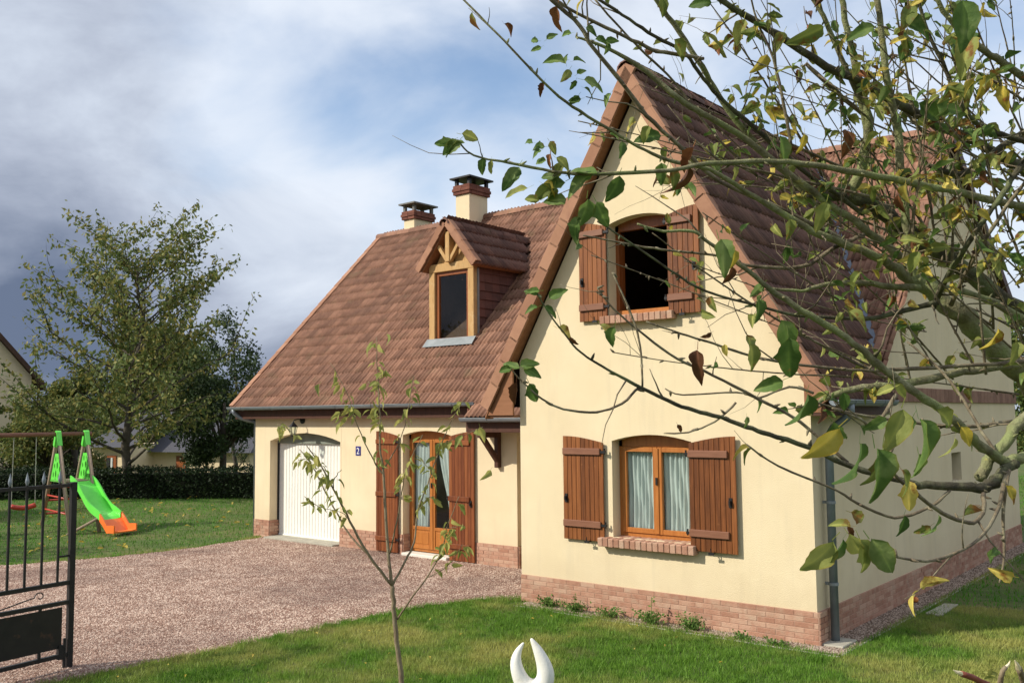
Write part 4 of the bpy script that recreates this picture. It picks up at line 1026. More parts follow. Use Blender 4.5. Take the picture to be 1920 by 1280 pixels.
SP(MB().tube([Vector((-16.5, -.35, .0)), Vector((-16.1, .15, .35))], .03, 8).build('stay', 'play_timber'))
# slide: channel section swept along a wavy path
def slide_section(p, w, h, th=.02, side=None):
    return [p-side*w/2+Vector((0, 0, h)), p-side*w/2, p-side*w*.3-Vector((0, 0, .015)), p+side*w*.3-Vector((0, 0, .015)), p+side*w/2, p+side*w/2+Vector((0, 0, h)), p+side*(w/2+.03)+Vector((0, 0, h)), p+side*(w/2+.03)-Vector((0, 0, .04)), p-side*(w/2+.03)-Vector((0, 0, .04)), p-side*(w/2+.03)+Vector((0, 0, h))]
def sweep(path, w, h, name, m):
    q = MB(); vs = []; n = len(path)
    for i, p in enumerate(path):
        d = path[min(i+1, n-1)]-path[max(i-1, 0)]; side = Vector((d.y, -d.x, 0)).normalized(); vs += slide_section(p, w, h, side=side)
    K = 10; fs = [(i*K+j, i*K+(j+1) % K, (i+1)*K+(j+1) % K, (i+1)*K+j) for i in range(n-1) for j in range(K)]; fs += [tuple(range(K)), tuple(range((n-1)*K, n*K))]
    q.add(vs, fs); return SP(q.build(name, m, smooth=False))
s0 = Vector((-17.0, .16, 1.12)); s1 = Vector((-15.62, .34, .12)); path = []
for i in range(17):
    t = i/16; p = s0.lerp(s1, t); p.z += .05*math.sin(t*3.0*math.pi)-.02*t; path.append(p)
sweep(path[:14], .46, .13, 'slide', 'plastic_green')
sweep(path[13:]+[Vector((-15.50, .355, .11)), Vector((-15.36, .37, .115))], .50, .12, 'slide_foot', 'plastic_orange')
for (t, lab) in ((1.15, 'red'),):
    pass
def swing_seat(t, m, label, kind, z=.52):
    c = A0-bd*t; c.z = z; q = MB()
    if kind == 'plank': q.tube([c+bd*(a*.25)+Vector((0, 0, .05*a*a)) for a in np.linspace(-1, 1, 9)], [.055]*9, 8)
    else: q.box(c.x-.16, c.x+.16, c.y-.16, c.y+.16, z, z+.04)
    s_ = SP(q.build('swing_seat', m, smooth=kind == 'plank')); s_['label'] = label
    if kind != 'plank':
        MB().box(c.x-.17, c.x-.13, c.y-.16, c.y+.16, z+.04, z+.32).build('backrest', m, s_, bevel=.01); MB().box(c.x+.13, c.x+.16, c.y-.16, c.y+.16, z+.04, z+.16).build('guard', 'plastic_red', s_, bevel=.01)
    for a in (-.24, .24): MB().tube([c+bd*a+Vector((0, 0, .05)), Vector((c.x, c.y, 2.14))+bd*a*.95], .008, 6).build('rope', 'rope', s_)
swing_seat(.68, 'plastic_red', 'red plank seat', 'plank', .55)
swing_seat(1.50, 'plastic_green', 'lime green bucket seat', 'bucket', .50)

# ------------------------------------------------------------------ hedge, neighbours
def leaf_cloud(P, size, m_list, seed, up=.3, aspect=.5, fold=False):
    """many small leaf quads (rhombs) at the points P"""
    r = np.random.default_rng(seed); n = len(P); a = r.normal(0, 1, (n, 3)); a[:, 2] -= up; a /= np.linalg.norm(a, axis=1)[:, None]
    b = r.normal(0, 1, (n, 3)); b -= a*(a*b).sum(1)[:, None]; b /= np.linalg.norm(b, axis=1)[:, None]
    s = size*r.uniform(.6, 1.3, (n, 1)); A = P; Bp = P+a*s*.5+b*s*aspect*.5; C = P+a*s; Dp = P+a*s*.5-b*s*aspect*.5
    V = np.stack([A, Bp, C, Dp], 1).reshape(-1, 3); Fc = np.arange(4*n).reshape(-1, 4)
    return V, Fc, r.uniform(0, 1, n)
hd = empty('hedge', (-24, 6, 0), 'dense dark clipped hedge along the far side of the lawn', 'hedge')
def hedge_line(pts, w, h, seed):
    core = MB(); P = []
    r = np.random.default_rng(seed)
    for (x0, y0), (x1, y1) in zip(pts[:-1], pts[1:]):
        a, b = Vector((x0, y0, 0)), Vector((x1, y1, 0)); d = (b-a).normalized(); nn = Vector((d.y, -d.x, 0)); Ln = (b-a).length
        core.prism([a-nn*(w/2-.12), a+nn*(w/2-.12), b+nn*(w/2-.12), b-nn*(w/2-.12)], (0, 0, h-.12))
        n = int(Ln*1500); t = r.uniform(0, Ln, n); side = r.uniform(-1, 1, n); hh = r.uniform(0, 1, n); pick = r.random(n)
        off = np.where(pick < .3, side*w/2, np.sign(side)*w/2)+r.normal(0, .05, n); z = np.where(pick < .3, h+r.normal(0, .04, n)+.04*np.sin(t*1.7), hh*h)
        P.append(np.stack([x0+d.x*t+nn.x*off, y0+d.y*t+nn.y*off, z], 1))
    P = np.concatenate(P); V, Fc, tn = leaf_cloud(P, .09, None, seed)
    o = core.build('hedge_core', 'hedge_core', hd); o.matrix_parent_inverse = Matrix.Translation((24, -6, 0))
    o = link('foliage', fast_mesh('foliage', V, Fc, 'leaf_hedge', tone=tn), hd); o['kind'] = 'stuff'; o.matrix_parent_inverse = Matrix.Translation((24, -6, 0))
hedge_line([(-36, -4.2), (-24.9, 4.9), (-20.2, 8.4), (-14.5, 12.8)], 1.0, .88, 21)

def neighbour_gable():
    # big gabled house at the left edge; its gable faces the camera
    d = 38.; g = empty('neighbour_house', (at(-40, 800, d).x, at(-40, 800, d).y, -1), 'tall cream gabled neighbour house behind the trees at the left edge', 'house')
    fx = Vector((RX.x, RX.y, 0)).normalized(); fy = Vector((RF.x, RF.y, 0)).normalized(); fx = (fx+fy*.80).normalized(); fy = Vector((-fx.y, fx.x, 0))
    def pt(u, z, dd=0): q = fx*u + fy*dd; return Vector((q.x, q.y, z))
    ze, za = 5.3, 10.0; hw = 4.0
    # local: the right eave corner sits near photo x 95
    o1 = -2.1
    q = MB().prism([pt(o1-hw, 0), pt(o1+hw, 0), pt(o1+hw, ze), pt(o1, za), pt(o1-hw, ze)], fy*9); q.build('wall', 'cream_render', g)
    for s in (-1, 1):
        a, b = pt(o1, za+.25, -.35), pt(o1+s*(hw+.5), ze-.32, -.35)
        r_ = MB().prism([a, b, b-Vector((0, 0, .25)), a-Vector((0, 0, .25))], fy*9.6).build('roof', 'roof_under', g)
    MB().prism([pt(o1+1.0, 5.0, -.02), pt(o1+1.9, 5.0, -.02), pt(o1+1.9, 6.2, -.02), pt(o1+1.0, 6.2, -.02)], fy*-.03).build('window', 'dark_wood', g)
    MB().prism([pt(o1+1.1, 5.1, -.06), pt(o1+1.8, 5.1, -.06), pt(o1+1.8, 6.1, -.06), pt(o1+1.1, 6.1, -.06)], fy*-.01).build('window', 'window_glass', g)
neighbour_gable()
def bungalow():
    d = 52.; c = at(300, 880, d); g = empty('bungalow', (c.x, c.y, -1.7), 'low cream bungalow with dark slate roof behind the hedge', 'house')
    fx = Vector((RX.x, RX.y, 0)).normalized(); fy = Vector((-fx.y, fx.x, 0)); fx = (fx-fy*.45).normalized(); fy = Vector((-fx.y, fx.x, 0)); pxm = d/F*1.05
    def pt(u, z, dd=0): q = fx*((u-300)*pxm)+fy*dd; return Vector((q.x, q.y, z))
    zz = lambda v: at(300, v, d).z+1.7
    ze, zr = zz(843), zz(765)
    MB().prism([pt(283, 0), pt(500, 0), pt(500, ze), pt(283, ze)], fy*7).build('wall', 'cream_render', g)
    MB().prism([pt(190, 0, -1.6), pt(284, 0, -1.6), pt(284, ze+.3, -1.6), pt(190, ze+.3, -1.6)], fy*5).build('wall', 'cream_render', g)
    MB().add([pt(270, ze-.1, -.5), pt(515, ze-.1, -.5), pt(470, zr, 3.5), pt(300, zr, 3.5), pt(270, ze-.1, 7.5), pt(515, ze-.1, 7.5)], [(0, 1, 2, 3), (3, 2, 5, 4), (0, 3, 4), (1, 5, 2)]).build('roof', 'slate', g)
    MB().add([pt(180, ze+.2, -2.1), pt(296, ze+.2, -2.1), pt(285, zr-.2, 1.5), pt(200, zr-.2, 1.5)], [(0, 1, 2, 3)]).build('roof', 'slate', g)
    for u0, u1 in ((338, 361),):
        f = MB().prism([pt(u0, .9, -.03), pt(u1, .9, -.03), pt(u1, zz(854), -.03), pt(u0, zz(854), -.03)], fy*.06).build('door', 'frame_wood_dark', g)
    f = MB().prism([pt(222, .3, -1.66), pt(250, .3, -1.66), pt(250, zz(852), -1.66), pt(222, zz(852), -1.66)], fy*.08).build('window', 'frame_wood_dark', g)
    MB().prism([pt(228, .3, -1.70), pt(237, .3, -1.70), pt(237, zz(856), -1.70), pt(228, zz(856), -1.70)], fy*.05).build('pane', 'black_iron', f)
    MB().prism([pt(239, .3, -1.70), pt(243, .3, -1.70), pt(243, zz(856), -1.70), pt(239, zz(856), -1.70)], fy*.05).build('pane', 'curtain_cloth', f)
mat('slate', [(.045, .045, .055), (.075, .075, .09)], scale=3, rough=.7, bump=.4, bscale=20, stretch=(4, 4, 12))
bungalow()

# ------------------------------------------------------------------ far trees
def gen_branches(r, base, height, spread, n_main, trunk_r, up=.75, start=.18, gens=3):
    """returns list of (points, radii) and leaf anchor segments"""
    br = []; tips = []
    lead = [Vector(base)]; 
    n = 9
    for i in range(n): lead.append(lead[-1]+Vector((r.normal(0, .02)*height, r.normal(0, .02)*height, height/n)))
    br.append((lead, [trunk_r*(1-i/(n+.6))**.8+.01 for i in range(n+1)], 0))
    def grow(p, d, ln, rad, g):
        pts = [p]; dd = Vector(d).normalized(); k = 6
        for i in range(k):
            dd = (dd+Vector((r.normal(0, .10), r.normal(0, .10), r.normal(0, .07)+.045*up))).normalized(); pts.append(pts[-1]+dd*ln/k)
        br.append((pts, [rad*(1-i/(k+.5)) for i in range(k+1)], g)); 
        if g >= gens: tips.append(pts)
        else:
            if g == gens-1: tips.append(pts[2:])
            for j in range(int(r.integers(3, 6))):
                i = int(r.integers(1, k+1)); q = pts[i]; a = r.uniform(0, 6.28)
                e = (dd+Vector((math.cos(a), math.sin(a), r.uniform(-.3, .5)))*.75).normalized(); grow(q, e, ln*r.uniform(.38, .62), rad*.5, g+1)
    for j in range(n_main):
        t = start+(1-start)*(j/n_main)**.9; i = min(n-1, int(t*n)); p = lead[i].lerp(lead[i+1], t*n-i); a = j*2.4+r.normal(0, .3)
        el = up*(.35+.9*t); ln = spread*(1-.50*t)*r.uniform(.8, 1.1)
        grow(p, (math.cos(a), math.sin(a), el), ln, trunk_r*.42*(1-.6*t), 1)
    return br, tips
def tree(name, label, base, height, spread, n_main, trunk_r, leaf, lsize, per, seed, up=.75, start=.18, jitter=.13, bark='bark_far', group=None, top_thin=0, sides=5, gens=3):
    r = np.random.default_rng(seed); br, tips = gen_branches(r, (0, 0, 0), height, spread, n_main, trunk_r, up, start, gens)
    t = empty(name, base, label, 'tree', group)
    q = MB(); q.tube(br[0][0], br[0][1], 10); q.build('trunk', bark, t, smooth=True)
    q = MB()
    for pts, rad, g in br[1:]: q.tube(pts, rad, sides if g < 2 else 3, cap=False)
    q.build('branches', bark, t, smooth=True)
    P = []
    for pts in tips:
        z = pts[0].z/height; m = int(per*(1-top_thin*max(0, z-.4)/.6)*r.uniform(.4, 1.6))
        for _ in range(m):
            i = int(r.integers(0, len(pts)-1)); a = pts[i].lerp(pts[i+1], r.random()); P.append((a.x+r.normal(0, jitter), a.y+r.normal(0, jitter), a.z+r.normal(0, jitter)-.04))
    P = np.array(P); V, Fc, tn = leaf_cloud(P, lsize, None, seed, up=.6)
    o = link('crown', fast_mesh('crown', V, Fc, leaf, tone=tn), t); o['kind'] = 'stuff'
    return t
def bushy(name, label, base, height, w, leaf, n, seed, lsize=.14, group=None, low=.15, lobes=16, cat='tree'):
    """dense rounded tree: many overlapping leafy clumps over a trunk with limbs"""
    r = np.random.default_rng(seed); t = empty(name, base, label, cat, group)
    q = MB().tube([(0, 0, -.3), (.05, 0, height*.3), (0, .05, height*.62)], [.03*height, .022*height, .01*height], 8)
    C = []
    for i in range(lobes):
        a = r.uniform(0, 6.28); zt_ = r.uniform(low, .86); rr_ = w*.5*math.sqrt(max(.05, 1-((zt_-.45)/.55)**2))*r.uniform(.45, .8)
        C.append((math.cos(a)*rr_, math.sin(a)*rr_, zt_*height, r.uniform(.13, .22)*w))
        q.tube([(0, 0, height*.25), (C[-1][0]*.5, C[-1][1]*.5, height*(.25+zt_)/2), C[-1][:3]], [.012*height, .007*height, .003*height], 5)
    q.build('trunk', 'bark_far', t, smooth=True)
    C = np.array(C); k_ = r.integers(0, lobes, n); dv = r.normal(0, 1, (n, 3)); dv /= np.linalg.norm(dv, axis=1)[:, None]; rad = r.uniform(.35, 1.12, n)**.6
    P = C[k_, :3]+dv*(C[k_, 3]*rad)[:, None]*np.array([1, 1, .85]); P[:, 2] = np.maximum(P[:, 2], .05)
    V, Fc, tn = leaf_cloud(P, lsize, None, seed)
    o = link('crown', fast_mesh('crown', V, Fc, leaf, tone=tn), t); o['kind'] = 'stuff'; return t
tree('cherry_tree', 'tall open crowned cherry tree with yellowing leaves behind the swing set', (-24.4, 5.2, 0), 7.3, 4.6, 50, .15, 'leaf_cherry', .165, 78, 31, up=.72, start=.14, top_thin=.35, jitter=.10, gens=2)
def gpos(u, d, z=0): p = at(u, 800, d); return (p.x, p.y, z)
bushy('oak_tree', 'dense round dark green tree behind the tall cherry tree', gpos(285, 64, -1.7), 11.3, 9.0, 'leaf_mid', 34000, 41, .25, lobes=34, low=.35)
bushy('holly_tree', 'dark leafy tree overhanging the hedge beside the garage corner', gpos(418, 33), 4.9, 3.2, 'leaf_dark', 14000, 42, .13, lobes=20)
tree('hazel_tree', 'loose twiggy tree rising behind the hedge near the garage roof', gpos(440, 36), 5.6, 2.0, 16, .08, 'leaf_dark', .13, 12, 43, up=1.0, start=.1)
bushy('laurel_bush', 'leafy green bush behind the hedge left of the cherry trunk', gpos(20, 36), 2.3, 4.0, 'leaf_mid', 8000, 44, .15, lobes=12)
bushy('maple_tree', 'green tree with a few orange leaves between the neighbour gable and the oak', gpos(140, 38, -1), 6.2, 2.8, 'leaf_cherry', 11000, 45, .16, lobes=20)
bushy('plum_tree', 'low leafy tree between the swing beam and the neighbour gable', gpos(95, 35, -.3), 4.2, 3.4, 'leaf_cherry', 8000, 51, .15, lobes=18, low=.3)
bushy('ash_tree', 'pale green tree glimpsed beyond the right end of the house', gpos(1985, 32), 6.6, 3.6, 'leaf_mid', 14000, 47, .16, lobes=18)
bushy('lime_tree', 'broad tree on the far plot behind the bungalow', gpos(430, 66, -1.7), 5.6, 9.0, 'leaf_dark', 14000, 48, .25, lobes=18)
# trees along the street on the left, they shade the far lawn
bushy('street_tree', 'leafy tree by the street closer to the gate', (-19.5, -8.5, 0), 6.2, 5.5, 'leaf_mid', 9000, 49, .2, lobes=18, group='trees along the street')
bushy('street_tree', 'leafy tree by the street farther from the gate, shading the playground lawn', (-26, -5.5, 0), 6.5, 6.0, 'leaf_mid', 9000, 50, .2, lobes=18, group='trees along the street')
# far woodland closing the horizon
r = np.random.default_rng(60); P = []
for i in range(60):
    a = r.uniform(-.2, 1.9); d = r.uniform(95, 150); cx, cy = CAM.x-math.sin(a)*d, CAM.y+math.cos(a)*d; n = 700; v = r.normal(0, 1, (n, 3)); v /= np.linalg.norm(v, axis=1)[:, None]
    P.append(np.array([cx, cy, -1.5+r.uniform(1, 3)])+v*np.array([r.uniform(5, 9), r.uniform(5, 9), r.uniform(2.4, 4.4)]))
V, Fc, tn = leaf_cloud(np.concatenate(P), .9, None, 61); tag(link('woodland', fast_mesh('woodland', V, Fc, 'far_wood', tone=tn)), 'distant belt of dark trees on the horizon', 'woodland', kind='stuff')

# ------------------------------------------------------------------ leaves as separate meshes
def leaf_mesh(name, m, curl, fold, seed, n=11, jag=.035, wid=.275):
    """pointed oval leaf, 1 long, midrib along +x, folded, curled and waved along its edges"""
    r = np.random.default_rng(seed); vs = []; fs = []; rib = []; K = (-1, -.62, -.25, 0, .25, .62, 1)
    for i in range(n+1):
        t = i/n; w = wid*math.sin(math.pi*min(1, t**.78))**.72*(1-.22*t)+.004; z0 = -curl*(t**2); x0 = t*(1-.15*abs(curl)*t); bend = .05*math.sin(t*2.6+seed)
        je = r.normal(0, jag, 2)
        for k_ in K:
            e = abs(k_); s_ = 1 if k_ > 0 else -1; ww = w*k_*(1+(je[0] if s_ > 0 else je[1])*e*3)
            z = z0+fold*w*e**1.3+.030*math.sin(t*11+seed+s_*1.3)*e*e+.10*math.sin(t*3+seed)*w*k_ - .35*w*w*e*e
            vs.append((x0-.06*e*w*3*0+.02*e, ww+bend, z)); rib.append(e)
    for i in range(n):
        for j in range(6): a, b = i*7+j, (i+1)*7+j; fs.append((a, b, b+1, a+1))
    n0 = len(vs); vs += [(0, .012, 0), (0, -.012, 0), (-.25, -.008, .05), (-.25, .008, .05)]; rib += [0]*4; fs.append((n0, n0+1, n0+2, n0+3))
    me = bpy.data.meshes.new(name); me.from_pydata(vs, [], fs); me.materials.append(M[m]); me.polygons.foreach_set('use_smooth', [True]*len(fs)); me.attributes.new('tone', 'FLOAT', 'FACE')
    a = me.attributes.new('rib', 'FLOAT', 'POINT'); a.data.foreach_set('value', rib)
    return me
LEAF = {}
for key, m in (('g', 'leaf_green'), ('o', 'leaf_olive'), ('y', 'leaf_yellow'), ('b', 'leaf_brown'), ('s', 'leaf_sapling')):
    LEAF[key] = [leaf_mesh('leaf', m, c, f, sd) for c, f, sd in ((.22, .55, 1), (.50, .85, 2), (.65, .45, 3), (-.12, 1.15, 4))]
LEAF['s'] = [leaf_mesh('leaf', 'leaf_sapling', c, f, sd, n=6, wid=.21) for c, f, sd in ((.35, .4, 1), (.5, .6, 2), (.2, .3, 3), (.6, .8, 4))]
LEAF['b'] = [leaf_mesh('leaf', 'leaf_brown', c, f, sd, jag=.05, wid=.22) for c, f, sd in ((.5, 1.1, 5), (.7, .9, 6), (.3, 1.5, 7))]
def leaf_matrix(p, d, size, roll, r, face=None):
    """d: direction of the leaf axis; the blade roughly faces 'face'"""
    x = Vector(d).normalized(); f = Vector(face) if face is not None else Vector((r.normal(), r.normal(), 1.2+r.normal(0, .5)))
    z = f-x*f.dot(x); z = z.normalized() if z.length > 1e-4 else x.orthogonal().normalized(); y = z.cross(x)
    Rm = Matrix((x, y, z)).transposed() @ Matrix.Rotation(roll, 3, 'X')
    return Matrix.Translation(p) @ (Rm*size).to_4x4()
def bake_leaves(par, items):
    """leaves past the part limit, joined as one part"""
    for key in sorted(set(i[0] for i in items)):
        pass
    Vs, Fs, Mi, T, Rb = [], [], [], [], []; keys = sorted(set(i[0] for i in items)); base = 0
    for key, vi, mtx in items:
        me = LEAF[key][vi % len(LEAF[key])]; v = np.array([q.co for q in me.vertices]); A = np.array(mtx); v = v@A[:3, :3].T+A[:3, 3]
        f = np.array([tuple(q.vertices) for q in me.polygons])+base; base += len(v); Vs.append(v); Rb.append(np.array([q.value for q in me.attributes['rib'].data])); Fs.append(f); Mi += [keys.index(key)]*len(f); T += [random.random()]*len(f)
    mm = {'g': 'leaf_green', 'o': 'leaf_olive', 'y': 'leaf_yellow', 'b': 'leaf_brown', 's': 'leaf_sapling'}
    me = fast_mesh('leaf', np.concatenate(Vs), np.concatenate(Fs), None, tone=np.array(T), smooth=True, mats=[mm[k_] for k_ in keys], midx=np.array(Mi))
    a = me.attributes.new('rib', 'FLOAT', 'POINT'); a.data.foreach_set('value', np.concatenate(Rb).astype(np.float32)); o = link('leaf', me, par); o['kind'] = 'stuff'; return o
def smooth_path(pts, sub=4):
    """Catmull-Rom through control points (Vector, radius)"""
    out = []
    n = len(pts)
    for i in range(n-1):
        p0, p1, p2, p3 = pts[max(0, i-1)], pts[i], pts[i+1], pts[min(n-1, i+2)]
        for k_ in range(sub):
            t = k_/sub
            f = lambda a, b, c, d_: .5*((2*b)+(-a+c)*t+(2*a-5*b+4*c-d_)*t*t+(-a+3*b-3*c+d_)*t**3)
            out.append((Vector([f(p0[0][j], p1[0][j], p2[0][j], p3[0][j]) for j in range(3)]), p1[1]*(1-t)+p2[1]*t))
    out.append(pts[-1]); return out

# ------------------------------------------------------------------ sapling on the front lawn
sb = at(758, 1478, 6.55); sb.z = 0
sap = empty('sapling', sb, 'slender young tree with forked stem and sparse yellow-green leaves on the front lawn', 'tree')
SAPI = Matrix.Translation(-sb)
def sap_branch(pix, name='branch'):
    pts = [(at(u, v, d), max(w*.66, 1.1)*d/F/2) for u, v, w, d in pix]; pts = smooth_path(pts)
    pts = [(p-sb+Vector((random.gauss(0, .0025), random.gauss(0, .0025), 0)), r_) for p, r_ in pts]
    q = MB().tube([p for p, _ in pts], [r_ for _, r_ in pts], 8); q.build(name, 'bark_sapling', sap, smooth=True); return pts
D0 = 6.55
trunkp = sap_branch([(758, 1480, 20, D0), (756, 1380, 17, D0), (753, 1280, 15, D0), (744, 1200, 13.5, D0), (738, 1140, 13, D0), (735, 1094, 12, D0)], 'trunk')
SB = [
 [(735, 1097, 9, D0), (689, 1037, 8, 6.5), (656, 976, 6.5, 6.45), (625, 916, 5, 6.4), (601, 871, 4, 6.4), (575, 835, 2.5, 6.38)],
 [(689, 1037, 6, 6.5), (658, 1005, 5, 6.55), (631, 960, 4.5, 6.6), (607, 915, 4, 6.65), (586, 875, 3, 6.7), (562, 842, 2, 6.7)],
 [(735, 1097, 10, D0), (727, 1030, 9, 6.57), (722, 940, 8, 6.6), (719, 885, 7, 6.62), (713, 840, 5.5, 6.64), (712, 780, 4, 6.66), (708, 700, 3, 6.7), (706, 632, 1.8, 6.7)],
 [(719, 890, 5, 6.62), (700, 862, 4, 6.6), (682, 825, 3, 6.55), (664, 780, 2.5, 6.5), (650, 735, 1.8, 6.5), (620, 680, 1.4, 6.5)],
 [(718, 880, 4.5, 6.62), (733, 858, 3.5, 6.66), (752, 820, 2.5, 6.7), (765, 770, 2, 6.72), (775, 705, 1.4, 6.75)],
 [(737, 1094, 7, D0), (760, 1050, 6, 6.6), (776, 1016, 5.5, 6.65), (783, 960, 4.5, 6.7), (795, 925, 4, 6.72), (810, 885, 3.5, 6.75), (828, 831, 3, 6.8), (845, 790, 2.2, 6.8), (872, 745, 1.6, 6.85)],
 [(746, 1160, 6, D0), (772, 1120, 5, 6.5), (800, 1083, 4.5, 6.45), (828, 1035, 3.5, 6.4), (838, 990, 2.5, 6.35), (860, 930, 1.8, 6.3)],
 [(800, 1083, 3, 6.45), (840, 1060, 2, 6.4), (868, 1020, 1.6, 6.35)],
 [(731, 1037, 5, 6.57), (745, 975, 4, 6.5), (754, 920, 3.2, 6.45), (762, 880, 2.6, 6.4), (792, 815, 1.8, 6.35)],
 [(625, 916, 3, 6.4), (628, 895, 2.4, 6.38), (640, 880, 1.6, 6.36)], [(656, 976, 2.4, 6.45), (640, 960, 2, 6.4), (600, 950, 1.8, 6.36), (570, 930, 1.3, 6.32)],
 [(601, 871, 2.4, 6.4), (580, 860, 1.8, 6.4), (560, 862, 1.3, 6.38)], [(568, 830, 1.6, 6.38), (540, 805, 1.4, 6.4), (520, 795, 1, 6.42)],
 [(713, 800, 2, 6.66), (700, 770, 1.6, 6.66), (690, 745, 1.2, 6.66)], [(664, 780, 1.6, 6.5), (640, 770, 1.4, 6.5)],
 [(783, 960, 2.4, 6.7), (800, 935, 2, 6.7), (815, 930, 1.5, 6.7)], [(810, 885, 2, 6.75), (790, 860, 1.6, 6.8)], [(708, 720, 1.8, 6.7), (725, 690, 1.4, 6.7)], [(708, 735, 1.6, 6.7), (690, 715, 1.2, 6.7)],
 [(838, 990, 1.6, 6.35), (870, 985, 1.2, 6.3)], [(828, 831, 2, 6.8), (860, 820, 1.6, 6.8), (905, 800, 1.2, 6.8)],
]
rs = np.random.default_rng(70); sleaves = []
for bi, bp_ in enumerate(SB):
    pts = sap_branch(bp_)
    n = len(pts); Ltot = sum((pts[i+1][0]-pts[i][0]).length for i in range(n-1)); dens = 20 if bi < 9 else 30
    lo = .42 if bi < 9 else .15
    for _ in range(int(Ltot*dens)+2):
        t = lo+(1-lo)*rs.random()**.8; i = min(n-2, int(t*(n-1))); p = pts[i][0].lerp(pts[i+1][0], t*(n-1)-i); a = rs.uniform(0, 6.28)
        d = Vector((math.cos(a), math.sin(a), rs.uniform(-1.1, -.1)))
        sleaves.append((leaf_matrix(p+d.normalized()*.02, d, rs.uniform(.052, .092), rs.normal(0, .4), rs), int(rs.integers(0, 4))))
for u, v in ((920, 880), (770, 725), (520, 798), (630, 775), (700, 640), (725, 625), (600, 720), (645, 790), (900, 800), (865, 815)):
    p = at(u, v, 6.5)-sb; sleaves.append((leaf_matrix(p, (rs.normal(), rs.normal(), -.8), .11, 0, rs), 1))
random.shuffle(sleaves)
for mtx, vi in sleaves[:290]: link('leaf', LEAF['s'][vi], sap).matrix_local = mtx
if sleaves[290:]: bake_leaves(sap, [('s', vi, mtx) for mtx, vi in sleaves[290:]])

# ------------------------------------------------------------------ apple tree in the right foreground
tb = at(2230, 1500, 3.6); tb.z = 0
apple_tree = empty('apple_tree', tb, 'mossy old apple tree with sparse autumn leaves reaching in from the right', 'tree')
BR = []        # (control points, material, density)
def B(*pix, dens=1.0, m='bark_apple', leaf=True): BR.append((list(pix), dens, m, leaf))
# trunk and main limbs outside / at the frame edge
B((2230, 1500, 150, 3.6), (2200, 1250, 140, 3.55), (2160, 1060, 130, 3.45), (2100, 930, 110, 3.35), leaf=False)
B((2120, 950, 90, 3.35), (2010, 800, 60, 3.2), (1920, 704, 46, 3.1), (1855, 640, 42, 3.05), (1800, 588, 38, 3.0), (1745, 548, 32, 3.0), (1712, 522, 27, 3.0), leaf=False)
B((1716, 535, 20, 3.0), (1703, 470, 17, 2.98), (1697, 400, 16, 2.95), (1690, 310, 15, 2.92), (1678, 230, 14, 2.9), (1664, 150, 13, 2.86), (1652, 60, 12, 2.83), (1640, -60, 10, 2.8), dens=.6)
B((1715, 528, 22, 3.0), (1672, 497, 18, 2.95), (1634, 478, 16, 2.9), (1587, 459, 15, 2.87), (1525, 434, 14, 2.83), (1462, 397, 12, 2.8), (1400, 360, 10, 2.75), (1330, 318, 8, 2.7), (1253, 300, 7, 2.66), (1197, 275, 6, 2.62), (1150, 247, 6, 2.6), (1087, 209, 6, 2.56), (1034, 169, 5, 2.52), (962, 94, 4.5, 2.5), (900, 31, 4, 2.5), (850, -20, 3.5, 2.5), dens=.25)
B((1660, 490, 10, 2.95), (1560, 440, 9, 2.9), (1470, 395, 9, 2.86), (1350, 340, 8, 2.8), (1275, 275, 8, 2.75), (1212, 216, 8, 2.7), (1169, 159, 8, 2.66), (1112, 90, 8, 2.62), (1087, 50, 8, 2.6), (1034, 0, 8, 2.58), (1000, -40, 7, 2.56), dens=.35)
B((1620, 400, 10, 3.1), (1520, 330, 9, 3.05), (1440, 262, 9, 3.0), (1362, 194, 8, 2.95), (1319, 147, 8, 2.9), (1284, 100, 7, 2.86), (1228, 69, 7, 2.83), (1181, 37, 6, 2.8), (1125, 0, 6, 2.78), (1080, -30, 5, 2.75), dens=.3)
B((1319, 110, 6, 2.9), (1290, 105, 7, 2.86), (1231, 97, 7, 2.8), (1197, 81, 7, 2.78), (1150, 59, 7, 2.75), (1094, 31, 6, 2.73), (1050, 6, 6, 2.7), (1010, -25, 5, 2.7), dens=.35)
B((1560, 420, 12, 3.2), (1480, 330, 12, 3.15), (1400, 250, 12, 3.1), (1337, 162, 11, 3.05), (1316, 125, 11, 3.0), (1275, 62, 10, 2.97), (1231, 0, 9, 2.93), (1200, -50, 8, 2.9), dens=.3)
B((1420, 330, 5, 3.0), (1337, 250, 5, 2.95), (1266, 156, 4.5, 2.9), (1212, 103, 4.5, 2.86), (1169, 59, 4, 2.83), (1116, 0, 4, 2.8), dens=.3)
B((1700, 490, 16, 3.05), (1600, 415, 14, 3.0), (1494, 337, 13, 2.95), (1381, 250, 12, 2.9), (1316, 212, 11, 2.86), (1275, 187, 11, 2.82), (1212, 134, 9, 2.8), (1137, 90, 6, 2.76), (1080, 70, 4, 2.74), dens=.35)
B((2060, 390, 26, 3.4), (1920, 318, 20, 3.3), (1887, 299, 19, 3.27), (1806, 257, 18, 3.2), (1741, 226, 17, 3.15), (1669, 185, 17, 3.1), (1612, 153, 16, 3.05), (1550, 125, 15, 3.0), (1459, 66, 13, 2.93), (1400, 31, 12, 2.9), (1353, 0, 11, 2.87), (1300, -40, 10, 2.85), dens=.8)
B((2060, 430, 18, 2.9), (1920, 388, 15, 2.8), (1775, 357, 14, 2.72), (1697, 341, 14, 2.68), (1587, 320, 12, 2.62), (1478, 305, 11, 2.56), (1400, 303, 10, 2.52), (1309, 309, 9, 2.47), (1259, 319, 8, 2.44), (1119, 326, 7, 2.38), (1040, 322, 6, 2.34), (955, 305, 5, 2.3), (905, 297, 4, 2.28), (876, 284, 3.5, 2.26), (858, 262, 3, 2.25), dens=.3)
